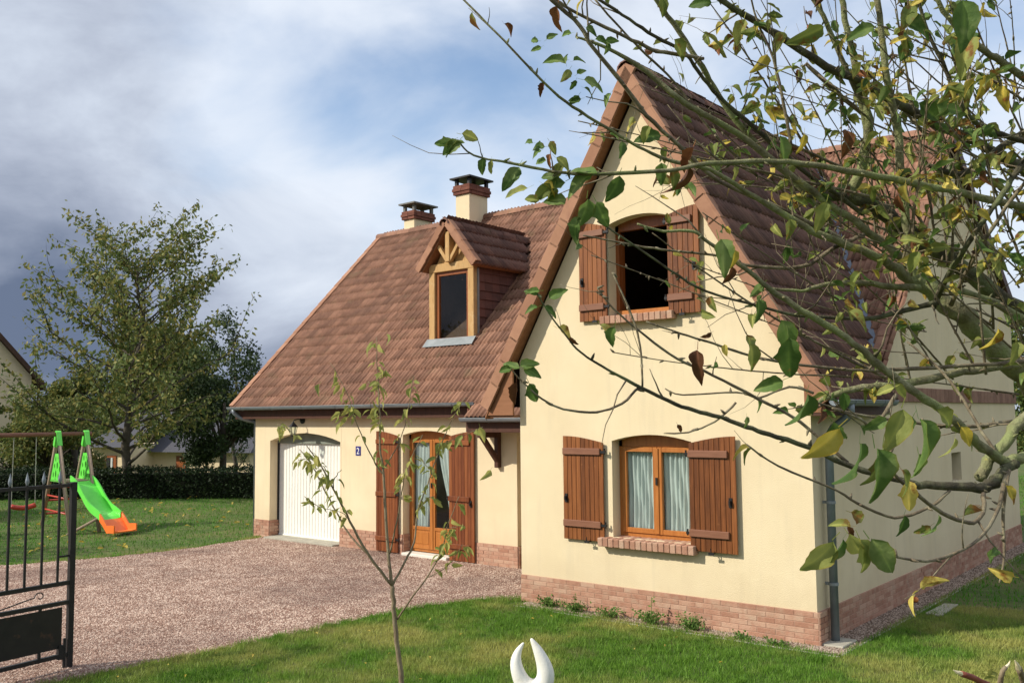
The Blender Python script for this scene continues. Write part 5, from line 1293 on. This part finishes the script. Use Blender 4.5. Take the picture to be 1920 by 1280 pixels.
B((1625, 262, 14, 3.15), (1619, 208, 10, 3.12), (1587, 131, 10, 3.08), (1550, 44, 9, 3.04), (1525, 0, 8, 3.02), (1500, -50, 7, 3.0), dens=.8)
B((1594, 366, 24, 3.2), (1612, 325, 19, 3.18), (1625, 268, 17, 3.15), (1629, 222, 15, 3.12), (1606, 130, 13, 3.1), (1590, 60, 12, 3.08), (1572, -30, 10, 3.05), dens=.7)
B((2080, 660, 44, 3.5), (2000, 640, 38, 3.45), (1920, 592, 34, 3.4), (1850, 540, 32, 3.35), (1775, 480, 30, 3.3), (1728, 455, 28, 3.28), (1675, 412, 27, 3.25), (1637, 386, 25, 3.22), (1594, 370, 23, 3.2), (1528, 367, 17, 3.18), (1500, 372, 9, 3.16), leaf=False)
B((1510, 119, 7, 3.1), (1556, 162, 9, 3.12), (1600, 200, 9, 3.14), (1628, 222, 10, 3.15), dens=.8)
B((1484, 275, 7, 2.85), (1470, 200, 6, 2.83), (1450, 110, 5, 2.8), (1420, 40, 4, 2.78), (1405, -20, 3.5, 2.76), dens=1.4)
B((2080, 260, 18, 3.0), (1920, 148, 15, 2.9), (1869, 109, 13, 2.86), (1828, 81, 12, 2.83), (1780, 35, 10, 2.8), (1740, -20, 8, 2.78), dens=1)
B((1960, 275, 12, 3.1), (1887, 255, 11, 3.08), (1853, 242, 11, 3.06), (1819, 222, 10, 3.03), (1797, 187, 9, 3.0), (1775, 134, 8, 2.98), (1740, 60, 7, 2.95), (1715, -20, 6, 2.92), dens=1.3)
B((2000, 200, 18, 3.2), (1920, 250, 16, 3.15), (1856, 292, 15, 3.1), (1828, 316, 14, 3.07), (1790, 326, 12, 3.05), (1740, 310, 9, 3.02), dens=1)
B((1980, 230, 14, 2.7), (1920, 302, 12, 2.68), (1887, 352, 11, 2.66), (1850, 405, 10, 2.66), (1816, 456, 10, 2.7), (1781, 510, 11, 2.8), (1755, 560, 12, 2.95), dens=.8)
B((1784, 572, 9, 2.95), (1806, 520, 8, 2.85), (1850, 444, 8, 2.75), (1900, 370, 7, 2.7), (1960, 290, 6, 2.65), dens=1)
B((2050, 850, 40, 2.6), (1990, 850, 28, 2.5), (1920, 857, 20, 2.42), (1889, 863, 18, 2.4), (1860, 851, 18, 2.38), (1822, 822, 18, 2.35), (1780, 780, 17, 2.32), (1720, 738, 16, 2.3), (1659, 694, 15, 2.28), (1619, 659, 14, 2.26), (1575, 625, 13, 2.24), (1519, 591, 12, 2.22), (1456, 550, 11, 2.2), (1400, 506, 9, 2.18), (1331, 456, 7, 2.16), (1300, 434, 6, 2.15), (1244, 433, 5, 2.14), (1195, 420, 3.5, 2.12), dens=.25)
B((1722, 540, 14, 2.95), (1665, 537, 12, 2.9), (1619, 529, 11, 2.85), (1544, 534, 9, 2.8), (1503, 545, 6, 2.78), (1440, 540, 5, 2.76), dens=.6)
B((1758, 568, 12, 2.95), (1697, 582, 10, 2.9), (1650, 594, 9, 2.86), (1597, 597, 8, 2.82), (1494, 591, 6, 2.76), (1420, 572, 5, 2.72), (1325, 547, 5, 2.68), (1256, 506, 4.5, 2.64), (1169, 447, 4, 2.6), (1120, 415, 3, 2.58), dens=.35)
B((1990, 672, 11, 2.8), (1920, 678, 9, 2.75), (1869, 681, 8, 2.72), (1712, 691, 7, 2.66), (1619, 694, 6, 2.62), (1503, 684, 5.5, 2.56), (1412, 668, 5, 2.52), (1337, 644, 4.5, 2.48), (1275, 625, 4, 2.45), (1212, 603, 3, 2.42), dens=.4)
B((1960, 670, 20, 2.9), (1869, 687, 16, 2.85), (1806, 698, 15, 2.82), (1728, 713, 15, 2.8), (1681, 723, 14, 2.78), (1619, 726, 14, 2.76), (1556, 742, 10, 2.74), (1520, 765, 5, 2.72), dens=.6)
B((2000, 660, 18, 3.3), (1920, 602, 16, 3.25), (1853, 562, 14, 3.2), (1790, 544, 13, 3.15), (1728, 519, 12, 3.1), dens=.6)
B((1620, 440, 9, 2.9), (1562, 466, 8, 2.88), (1503, 500, 7, 2.86), (1400, 497, 6, 2.82), (1353, 480, 5, 2.8), (1259, 470, 4.5, 2.76), (1190, 460, 4, 2.74), (1094, 441, 3, 2.7), dens=.4)
B((1905, 870, 20, 2.4), (1882, 880, 20, 2.38), (1868, 902, 21, 2.36), (1843, 915, 20, 2.34), (1822, 912, 18, 2.32), (1737, 911, 14, 2.28), (1695, 902, 12, 2.26), (1619, 881, 11, 2.24), (1552, 856, 10, 2.22), (1510, 835, 9.5, 2.2), (1442, 814, 9, 2.18), (1400, 800, 8.5, 2.17), (1337, 778, 8, 2.15), (1290, 766, 7.5, 2.13), (1244, 747, 7, 2.11), (1203, 727, 6.5, 2.1), (1144, 695, 5, 2.08), (1090, 662, 4, 2.06), (1060, 628, 3.5, 2.05), (1028, 585, 3, 2.04), (1008, 552, 2.5, 2.03), dens=.12)
B((1197, 727, 5, 2.1), (1166, 756, 5, 2.08), (1119, 772, 5, 2.06), (1056, 766, 4.5, 2.04), (1016, 747, 4, 2.03), (972, 708, 3, 2.02), (958, 690, 2.5, 2.02), dens=.1)
B((1205, 727, 4, 2.1), (1200, 650, 4, 2.1), (1186, 595, 4, 2.1), (1148, 510, 3, 2.1), dens=.2)
B((1590, 868, 7, 2.24), (1500, 790, 6, 2.24), (1420, 747, 6, 2.22), (1337, 703, 5.5, 2.2), (1269, 672, 5, 2.18), (1212, 631, 4.5, 2.16), (1150, 578, 3.5, 2.14), (1120, 540, 3, 2.13), dens=.2)
B((1784, 915, 6, 2.3), (1767, 932, 6, 2.28), (1737, 953, 6, 2.26), (1678, 970, 5.5, 2.24), (1611, 945, 5, 2.2), (1569, 919, 4.5, 2.18), (1459, 873, 4, 2.14), (1400, 833, 3.5, 2.1), dens=.15)
B((1843, 925, 9, 2.3), (1843, 961, 8, 2.25), (1817, 980, 8, 2.2), (1767, 961, 8, 2.1), (1716, 923, 7.5, 2.0), (1678, 890, 7, 1.95), (1668, 850, 4, 1.9), dens=.3)
B((1889, 885, 9, 2.35), (1864, 970, 7, 2.25), (1822, 1020, 6, 2.1), (1750, 1050, 6, 1.95), (1695, 1046, 5, 1.85), (1602, 1027, 5, 1.75), dens=.2)
B((1893, 880, 7, 2.35), (1881, 953, 6, 2.3), (1883, 1037, 5, 2.28), (1874, 1092, 3, 2.26), dens=.3)
B((1990, 740, 30, 2.55), (1920, 784, 24, 2.48), (1889, 826, 22, 2.44), (1862, 855, 20, 2.42), (1838, 895, 22, 2.4), dens=.4)
B((1680, 740, 8, 2.4), (1640, 800, 6, 2.35), (1612, 785, 5, 2.33), (1560, 765, 4, 2.3), dens=.4)
B((1900, 790, 9, 2.6), (1800, 800, 7, 2.55), (1700, 790, 6, 2.5), (1600, 775, 5, 2.45), (1520, 750, 3, 2.4), dens=.5)
B((1875, 860, 7, 2.4), (1830, 790, 6, 2.45), (1800, 740, 5.5, 2.5), (1760, 690, 5, 2.55), (1700, 640, 4, 2.6), dens=.5)
B((1525, 737, 5, 2.3), (1480, 725, 4.5, 2.28), (1424, 745, 4, 2.26), (1380, 735, 3.5, 2.25), (1280, 740, 3, 2.2), (1247, 728, 2.5, 2.2), dens=.1)
B((1380, 755, 4.5, 2.18), (1340, 790, 4, 2.17), (1290, 810, 3.5, 2.16), (1245, 812, 2.5, 2.15), dens=.05)
# long straight water shoots over the upper right
ra = np.random.default_rng(80)
for i in range(68):
    u0, v0 = ra.uniform(1500, 2060), ra.uniform(180, 760); ang = ra.choice([ra.uniform(1.75, 2.75), ra.uniform(1.3, 1.75), ra.uniform(2.5, 3.15)], p=[.5, .25, .25]); ln = ra.uniform(250, 620)
    d0 = ra.uniform(2.7, 3.9); c = ra.uniform(-.25, .25); ps = []; n = 6; w = ra.uniform(2.5, 6.5)
    for j in range(n+1):
        t = j/n; a = ang+c*t; ps.append((u0+math.cos(ang+c*t*.5)*ln*t, v0-math.sin(ang+c*t*.5)*ln*t, w*(1-.7*t), d0-.3*t))
    B(*ps, dens=1.0)
rl = np.random.default_rng(90); aleaves = []
def to3(ps, jit=.003): return [(p-tb, r_) for p, r_ in smooth_path([(at(u, v, d), max(w, 2.0)*d/F/2) for u, v, w, d in ps])]
def wpix(p):     # apparent place of a local point, used only to keep leaf density like the photo's
    q = p+tb-CAM; c = q.dot(RF); return 960+F*q.dot(RX)/c, 640-F*q.dot(RU)/c, c
nb = 0
for ps, dens, m, leafy in BR:
    P3 = to3(ps); n = len(P3)
    P3 = [(p+Vector((rl.normal(0, .16), rl.normal(0, .16), rl.normal(0, .16)))*r_, r_*(1+rl.normal(0, .05))) for p, r_ in P3]
    q = MB().tube([p for p, _ in P3], [r_ for _, r_ in P3], 10 if P3[0][1] > .012 else 7)
    # knots and buds
    Ltot = sum((P3[i+1][0]-P3[i][0]).length for i in range(n-1))
    for _ in range(int(Ltot*11)):
        i = int(rl.integers(0, n-1)); p = P3[i][0].lerp(P3[i+1][0], rl.random()); rr_ = P3[i][1]
        if rr_ > .02: continue
        a = Vector((rl.normal(), rl.normal(), rl.normal())).normalized(); q.tube([p, p+a*(rr_+.006), p+a*(rr_+.014)], [.0035, .0032, .001], 5)
    mm = m if P3[0][1] > .009 else 'bark_twig'
    o = q.build('trunk' if nb == 0 else 'branch', ('bark_dark' if mm == 'bark_apple' else 'bark_twig') if (rl.random() < .30 and nb > 3) else mm, apple_tree, smooth=True); nb += 1
    if not leafy: continue
    # side twigs with leaves
    for _ in range(int(Ltot*(6.0*min(1.2, dens)+1.6))):
        i = int(rl.integers(1, n-1)); p = P3[i][0]; u, v, c = wpix(p)
        dirb = (P3[i+1][0]-P3[i-1][0]).normalized(); a = Vector((rl.normal(), rl.normal(), rl.normal()+.35)).normalized()
        d = (dirb*.7+a*.8).normalized(); ln = rl.uniform(.04, .34)*(1 if dens > .3 else .7); tp = [p]
        for k_ in range(4): d = (d+Vector((rl.normal(0, .18), rl.normal(0, .18), rl.normal(0, .15)+.05))).normalized(); tp.append(tp[-1]+d*ln/4)
        rad = min(P3[i][1]*.6, .0035)
        q2 = MB().tube(tp, [rad, rad*.8, rad*.65, rad*.5, rad*.35], 5); q2.build('twig', 'bark_twig', apple_tree, smooth=True)
        hot = 1.0 if (u > 1380 and v < 420) else (.75 if u > 1560 else .28)
        for _l in range(int(rl.poisson(3.0*min(1.3, dens+.2)*hot))):
            t = rl.uniform(.35, 1); j = min(3, int(t*4)); pp = tp[j].lerp(tp[j+1], t*4-j); dd = Vector((rl.normal(), rl.normal(), rl.normal(-.55, .6)))
            key = rl.choice(['g', 'o', 'y', 'b'], p=[.26, .50, .17, .07]); aleaves.append((key, int(rl.integers(0, 4)), leaf_matrix(pp, dd, rl.uniform(.030, .060), rl.normal(0, .5), rl), 0))
# leaves picked out one by one in the photo: (u, v of leaf base, length in px, heading in degrees in the picture (0 right, 90 down), colour, distance)
HERO = [(862, 262, 42, 140, 'g', 2.25), (850, 262, 36, 155, 'g', 2.25), (865, 252, 36, 10, 'o', 2.26), (872, 268, 40, 170, 'g', 2.26), (905, 296, 30, 95, 'g', 2.28), (922, 300, 26, 100, 'o', 2.28),
 (972, 312, 52, 125, 'g', 2.3), (990, 352, 44, 165, 'o', 2.32), (1030, 342, 44, 130, 'o', 2.33), (1018, 345, 36, 20, 'y', 2.33), (1045, 330, 34, 185, 'g', 2.34), (1060, 340, 55, 160, 'g', 2.35), (1110, 328, 56, 155, 'g', 2.37), (1122, 325, 60, 190, 'g', 2.36), (1160, 328, 55, 110, 'g', 2.38), (1100, 372, 58, 95, 'g', 2.34), (1118, 378, 52, 60, 'g', 2.34), (1085, 405, 46, 110, 'g', 2.36), (1012, 375, 30, 190, 'o', 2.34), (1040, 350, 38, 95, 'o', 2.35), (1062, 372, 40, 170, 'g', 2.36),
 (1022, 275, 30, 185, 'g', 2.35), (1000, 268, 22, 200, 'g', 2.35), (1030, 265, 26, 60, 'o', 2.35), (1015, 282, 22, 160, 'g', 2.35), (1025, 300, 30, 180, 'g', 2.35), (1042, 296, 34, 40, 'o', 2.35), (1052, 305, 38, 110, 'o', 2.36),
 (945, 45, 26, 45, 'b', 2.5), (1020, 155, 26, 115, 'b', 2.52), (1046, 10, 48, 105, 'b', 2.6), (1010, 77, 20, 190, 'g', 2.5), (1015, 88, 20, 160, 'g', 2.5), (1025, 75, 22, -30, 'g', 2.5), (1058, 113, 36, 180, 'g', 2.5), (1062, 120, 22, -100, 'g', 2.5), (1068, 130, 28, 120, 'o', 2.5), (1075, 115, 24, -20, 'g', 2.5), (1082, 140, 20, -35, 'g', 2.5), (1080, 150, 20, 110, 'g', 2.5), (1094, 150, 42, 5, 'g', 2.5), (1095, 165, 26, 15, 'g', 2.5), (1145, 175, 24, 130, 'g', 2.5), (1085, 178, 24, 130, 'g', 2.5), (1090, 185, 24, 175, 'g', 2.5), (1072, 62, 22, 180, 'g', 2.55), (1098, 52, 24, 30, 'g', 2.6), (1115, 75, 30, 10, 'g', 2.6), (1135, 78, 24, 0, 'g', 2.6), (1140, 80, 22, 100, 'g', 2.6),
 (1165, 265, 32, 90, 'g', 2.5), (1215, 235, 32, 110, 'o', 2.5), (1240, 255, 46, 175, 'g', 2.55), (1238, 305, 40, 85, 'g', 2.5), (1258, 315, 40, 75, 'o', 2.5), (1300, 275, 50, 115, 'b', 2.5), (1290, 310, 62, 100, 'b', 2.5), (1262, 75, 46, 45, 'o', 2.8), (1335, 5, 42, 180, 'g', 2.9), (1318, 62, 50, 25, 'o', 2.9), (1395, 35, 46, 110, 'o', 2.85), (1437, 100, 42, 115, 'y', 2.85), (1240, -5, 34, 80, 'o', 2.9),
 (1800, 0, 90, 85, 'g', 2.3), (1815, 70, 72, 110, 'o', 2.4), (1705, 10, 52, 110, 'o', 2.5), (1690, 40, 60, 20, 'g', 2.5), (1640, 50, 46, 160, 'g', 2.6), (1545, 50, 62, 140, 'o', 2.7), (1720, 195, 56, 30, 'g', 2.7), (1745, 200, 60, 0, 'g', 2.75), (1845, 140, 46, 95, 'y', 2.8), (1590, 245, 46, 95, 'b', 2.8), (1460, 255, 56, 70, 'g', 2.7), (1508, 250, 36, 85, 'y', 2.7), (1880, 160, 44, 100, 'y', 2.9), (1470, 60, 40, 120, 'o', 2.8),
 (1550, 378, 52, 105, 'o', 2.6), (1478, 410, 38, 80, 'o', 2.6), (1348, 448, 66, 75, 'g', 2.1), (1378, 468, 36, 85, 'y', 2.12), (1375, 500, 34, 110, 'b', 2.12), (1420, 560, 42, 80, 'g', 2.2), (1462, 600, 70, 65, 'g', 1.9), (1478, 632, 84, 80, 'g', 1.88), (1405, 645, 52, 75, 'o', 2.0), (1468, 712, 52, 160, 'g', 2.0), (1512, 738, 74, 90, 'g', 1.8), (1572, 800, 84, 130, 'y', 1.75), (1560, 790, 60, 60, 'g', 1.8), (1580, 735, 36, 80, 'g', 2.0), (1870, 615, 48, 95, 'y', 2.2), (1590, 585, 44, 30, 'o', 2.3), (1720, 470, 40, 110, 'o', 2.4),
 (1045, 615, 36, 25, 'y', 2.05), (1070, 630, 24, 60, 'b', 2.05), (1152, 612, 42, 110, 'g', 2.12), (992, 718, 44, 65, 'g', 2.02), (975, 690, 34, 200, 'g', 2.02), (975, 688, 36, 340, 'g', 2.02), (980, 692, 36, 20, 'g', 2.02), (960, 690, 28, 170, 'g', 2.02), (968, 715, 44, 100, 'b', 2.02), (1010, 552, 28, 200, 'g', 2.03), (1012, 545, 26, 180, 'g', 2.03), (1030, 560, 36, 330, 'g', 2.03), (1020, 575, 32, 20, 'g', 2.03), (1008, 575, 24, 170, 'g', 2.03),
 (1308, 655, 58, 100, 'b', 2.1), (1358, 645, 22, 85, 'y', 2.2), (1270, 795, 18, 60, 'b', 2.1), (1400, 780, 22, 80, 'g', 2.1),
 (1612, 830, 100, 72, 'g', 1.55), (1640, 840, 100, 75, 'g', 1.5), (1655, 838, 90, 85, 'o', 1.55), (1690, 765, 84, 110, 'o', 1.6), (1712, 780, 50, 120, 'g', 1.62), (1722, 785, 98, 68, 'g', 1.58), (1755, 770, 56, 30, 'o', 1.7), (1722, 850, 62, 65, 'g', 1.65), (1690, 880, 55, 50, 'o', 1.7), (1702, 900, 60, 80, 'y', 1.75), (1790, 820, 44, 85, 'o', 1.8), (1800, 800, 40, 60, 'y', 1.85), (1695, 965, 40, 100, 'g', 2.1), (1760, 965, 46, 85, 'g', 2.1), (1745, 985, 30, 140, 'o', 2.1),
 (1595, 985, 36, 195, 'o', 1.6), (1595, 960, 44, 20, 'o', 1.6), (1560, 1012, 82, 125, 'o', 1.45), (1580, 1010, 60, 110, 'g', 1.45), (1590, 1000, 60, 60, 'o', 1.5), (1612, 1010, 76, 60, 'o', 1.5), (1630, 1010, 84, 55, 'g', 1.5), (1590, 985, 30, 70, 'b', 1.55), (1900, 1080, 40, 190, 'y', 2.2), (1905, 640, 40, 100, 'o', 2.3), (1885, 910, 36, 60, 'y', 2.3), (1660, 780, 44, 140, 'g', 2.3)]
for u, v, ln, ang, key, d in HERO:
    a = math.radians(ang); dd = (RX*math.cos(a)-RU*math.sin(a)+RF*rl.normal(0, .25)).normalized(); p = at(u, v, d)-tb
    face = -RF+RX*rl.normal(0, .35)+RU*(.35+rl.normal(0, .3)); size = ln*d/F*1.08
    aleaves.append((key, int(rl.integers(0, 3)), leaf_matrix(p, dd, size, rl.normal(0, .25), rl, face), 1))
    # stalk twig towards the nearest branch
    tw = [p-dd*size*.25, p-dd*(size*.25+.02)+Vector((0, 0, .01)), p-dd*(size*.25+.04)+Vector((0, 0, .03))]
aleaves.sort(key=lambda t: -t[3])
print('apple leaves', len(aleaves), 'branches', nb)
for key, vi, mtx, _h in aleaves[:290]: link('leaf', LEAF[key][vi % len(LEAF[key])], apple_tree).matrix_local = mtx
if aleaves[290:]: bake_leaves(apple_tree, [(k_, v_, m_) for k_, v_, m_, _ in aleaves[290:]])

# ------------------------------------------------------------------ weeds along the wall, cut stems, fallen leaves
def weed(x, y, w, h, n, seed, label, stalk=0):
    r = np.random.default_rng(seed); t = empty('weed', (x, y, 0), label, 'weed', 'weeds at the foot of the gable wall')
    q = MB(); P = []
    for i in range(n):
        a = r.uniform(0, 6.28); e = Vector((math.cos(a)*w*r.uniform(.2, 1), math.sin(a)*.10*r.uniform(.2, 1), h*r.uniform(.4, 1))); q.tube([(0, 0, 0), e*.5+Vector((0, 0, .02)), e], [.003, .0025, .0015], 4)
        for s in np.linspace(.35, 1, 7): P.append(e*s+Vector((r.normal(0, .02), r.normal(0, .015), r.normal(0, .012))))
    if stalk:
        q.tube([(0, 0, 0), (.01, 0, stalk)], [.004, .003], 5)
        for s in np.linspace(.3, 1, 14): P.append(Vector((.01*s+r.normal(0, .012), r.normal(0, .01), stalk*s)))
    q.build('stems', 'leaf_weed', t)
    V, Fc, tn = leaf_cloud(np.array([tuple(p) for p in P]), .038, None, seed, up=-.2, aspect=.6); link('foliage', fast_mesh('foliage', V, Fc, 'leaf_weed', tone=tn), t)['kind'] = 'stuff'
for i, (x, y, w, h, n, lab, stl) in enumerate(((-3.55, -.10, .28, .13, 34, 'low spreading weed nearest the drive at the foot of the gable wall', 0), (-3.1, -.16, .26, .15, 32, 'bushy weed with one short upright shoot below the left shutter', .22),
    (-2.55, -.18, .26, .14, 32, 'low weed clump below the lower window', 0), (-1.95, -.20, .30, .17, 44, 'broad weed clump with tall flower stalk below the lower window', .33), (-1.42, -.18, .22, .19, 40, 'dense taller weed clump below the right shutter', 0), (-.75, -.22, .16, .08, 16, 'small flat weed by the mortar of the right half of the wall', 0), (-.35, -.24, .16, .06, 14, 'tiny weed next to the corner slab', 0))):
    weed(x, y, w, h, n, 100+i, lab, stl)
pr = empty('pruned_shrub', at(1880, 1330, 3.0), 'pruned shrub with cut reddish stems at the bottom right corner', 'shrub')
pr.location.z = 0; pb = Vector(pr.location)
def stem(pix, m='stem_red', cut=True):
    pts = [(at(u, v, d)-pb, w*d/F/2) for u, v, w, d in pix]; pts = smooth_path(pts, 3)
    s_ = MB().tube([p for p, _ in pts], [r_ for _, r_ in pts], 8).build('stem', m, pr, smooth=True)
    if cut:
        a, b = pts[-1][0], pts[-2][0]; dd = (a-b).normalized(); rr_ = pts[-1][1]
        MB().tube([a, a+dd*rr_*2.2, a+dd*rr_*4+Vector((-.002, 0, .003))], [rr_*.85, rr_*.6, rr_*.1], 6).build('cut_end', 'cut_wood', s_)
base_ = (1900, 2200, 26, 3.0)
stem([base_, (1900, 1500, 22, 2.9), (1880, 1320, 16, 2.6), (1840, 1278, 12, 2.5), (1802, 1262, 11, 2.45)])
stem([base_, (1890, 1500, 18, 2.9), (1875, 1320, 11, 2.7), (1878, 1265, 9, 2.65), (1886, 1250, 8, 2.65)], 'bark_sapling')
stem([base_, (1930, 1500, 18, 2.9), (1922, 1320, 14, 2.6), (1918, 1275, 12, 2.55), (1910, 1252, 12, 2.52)], 'bark_sapling')
for k_ in range(3):
    link('leaf', LEAF['o'][k_], pr).matrix_local = leaf_matrix(at(1845+k_*12, 1272-k_*4, 2.5)-pb, (RX*(1-k_)+RU*.3), .03, 0, rl)
# fallen leaves and windfalls on the lawn
fl = empty('lawn_litter', (0, 0, 0))
bpy.data.objects.remove(fl)
r = np.random.default_rng(120); items = []
for i in range(260):
    if i < 90: x, y = r.uniform(-5, 3.5), r.uniform(-5.5, -.4)
    else: x, y = r.uniform(-25, -13), r.uniform(-2, 7)
    if inside(gp, np.array([x]), np.array([y]))[0]: continue
    d = Vector((r.normal(), r.normal(), .05)); items.append(('y', int(r.integers(0, 4)), leaf_matrix(Vector((x, y, .045 if i < 90 else .05)), d, r.uniform(.03, .05) if i < 90 else r.uniform(.09, .15), 0, r, (0, 0, 1))))
o = bake_leaves(None, items); o.name = 'fallen_leaves'; tag(o, 'small yellow fallen leaves scattered over the lawns', 'leaves', kind='stuff')
print('done objects', len(bpy.data.objects))
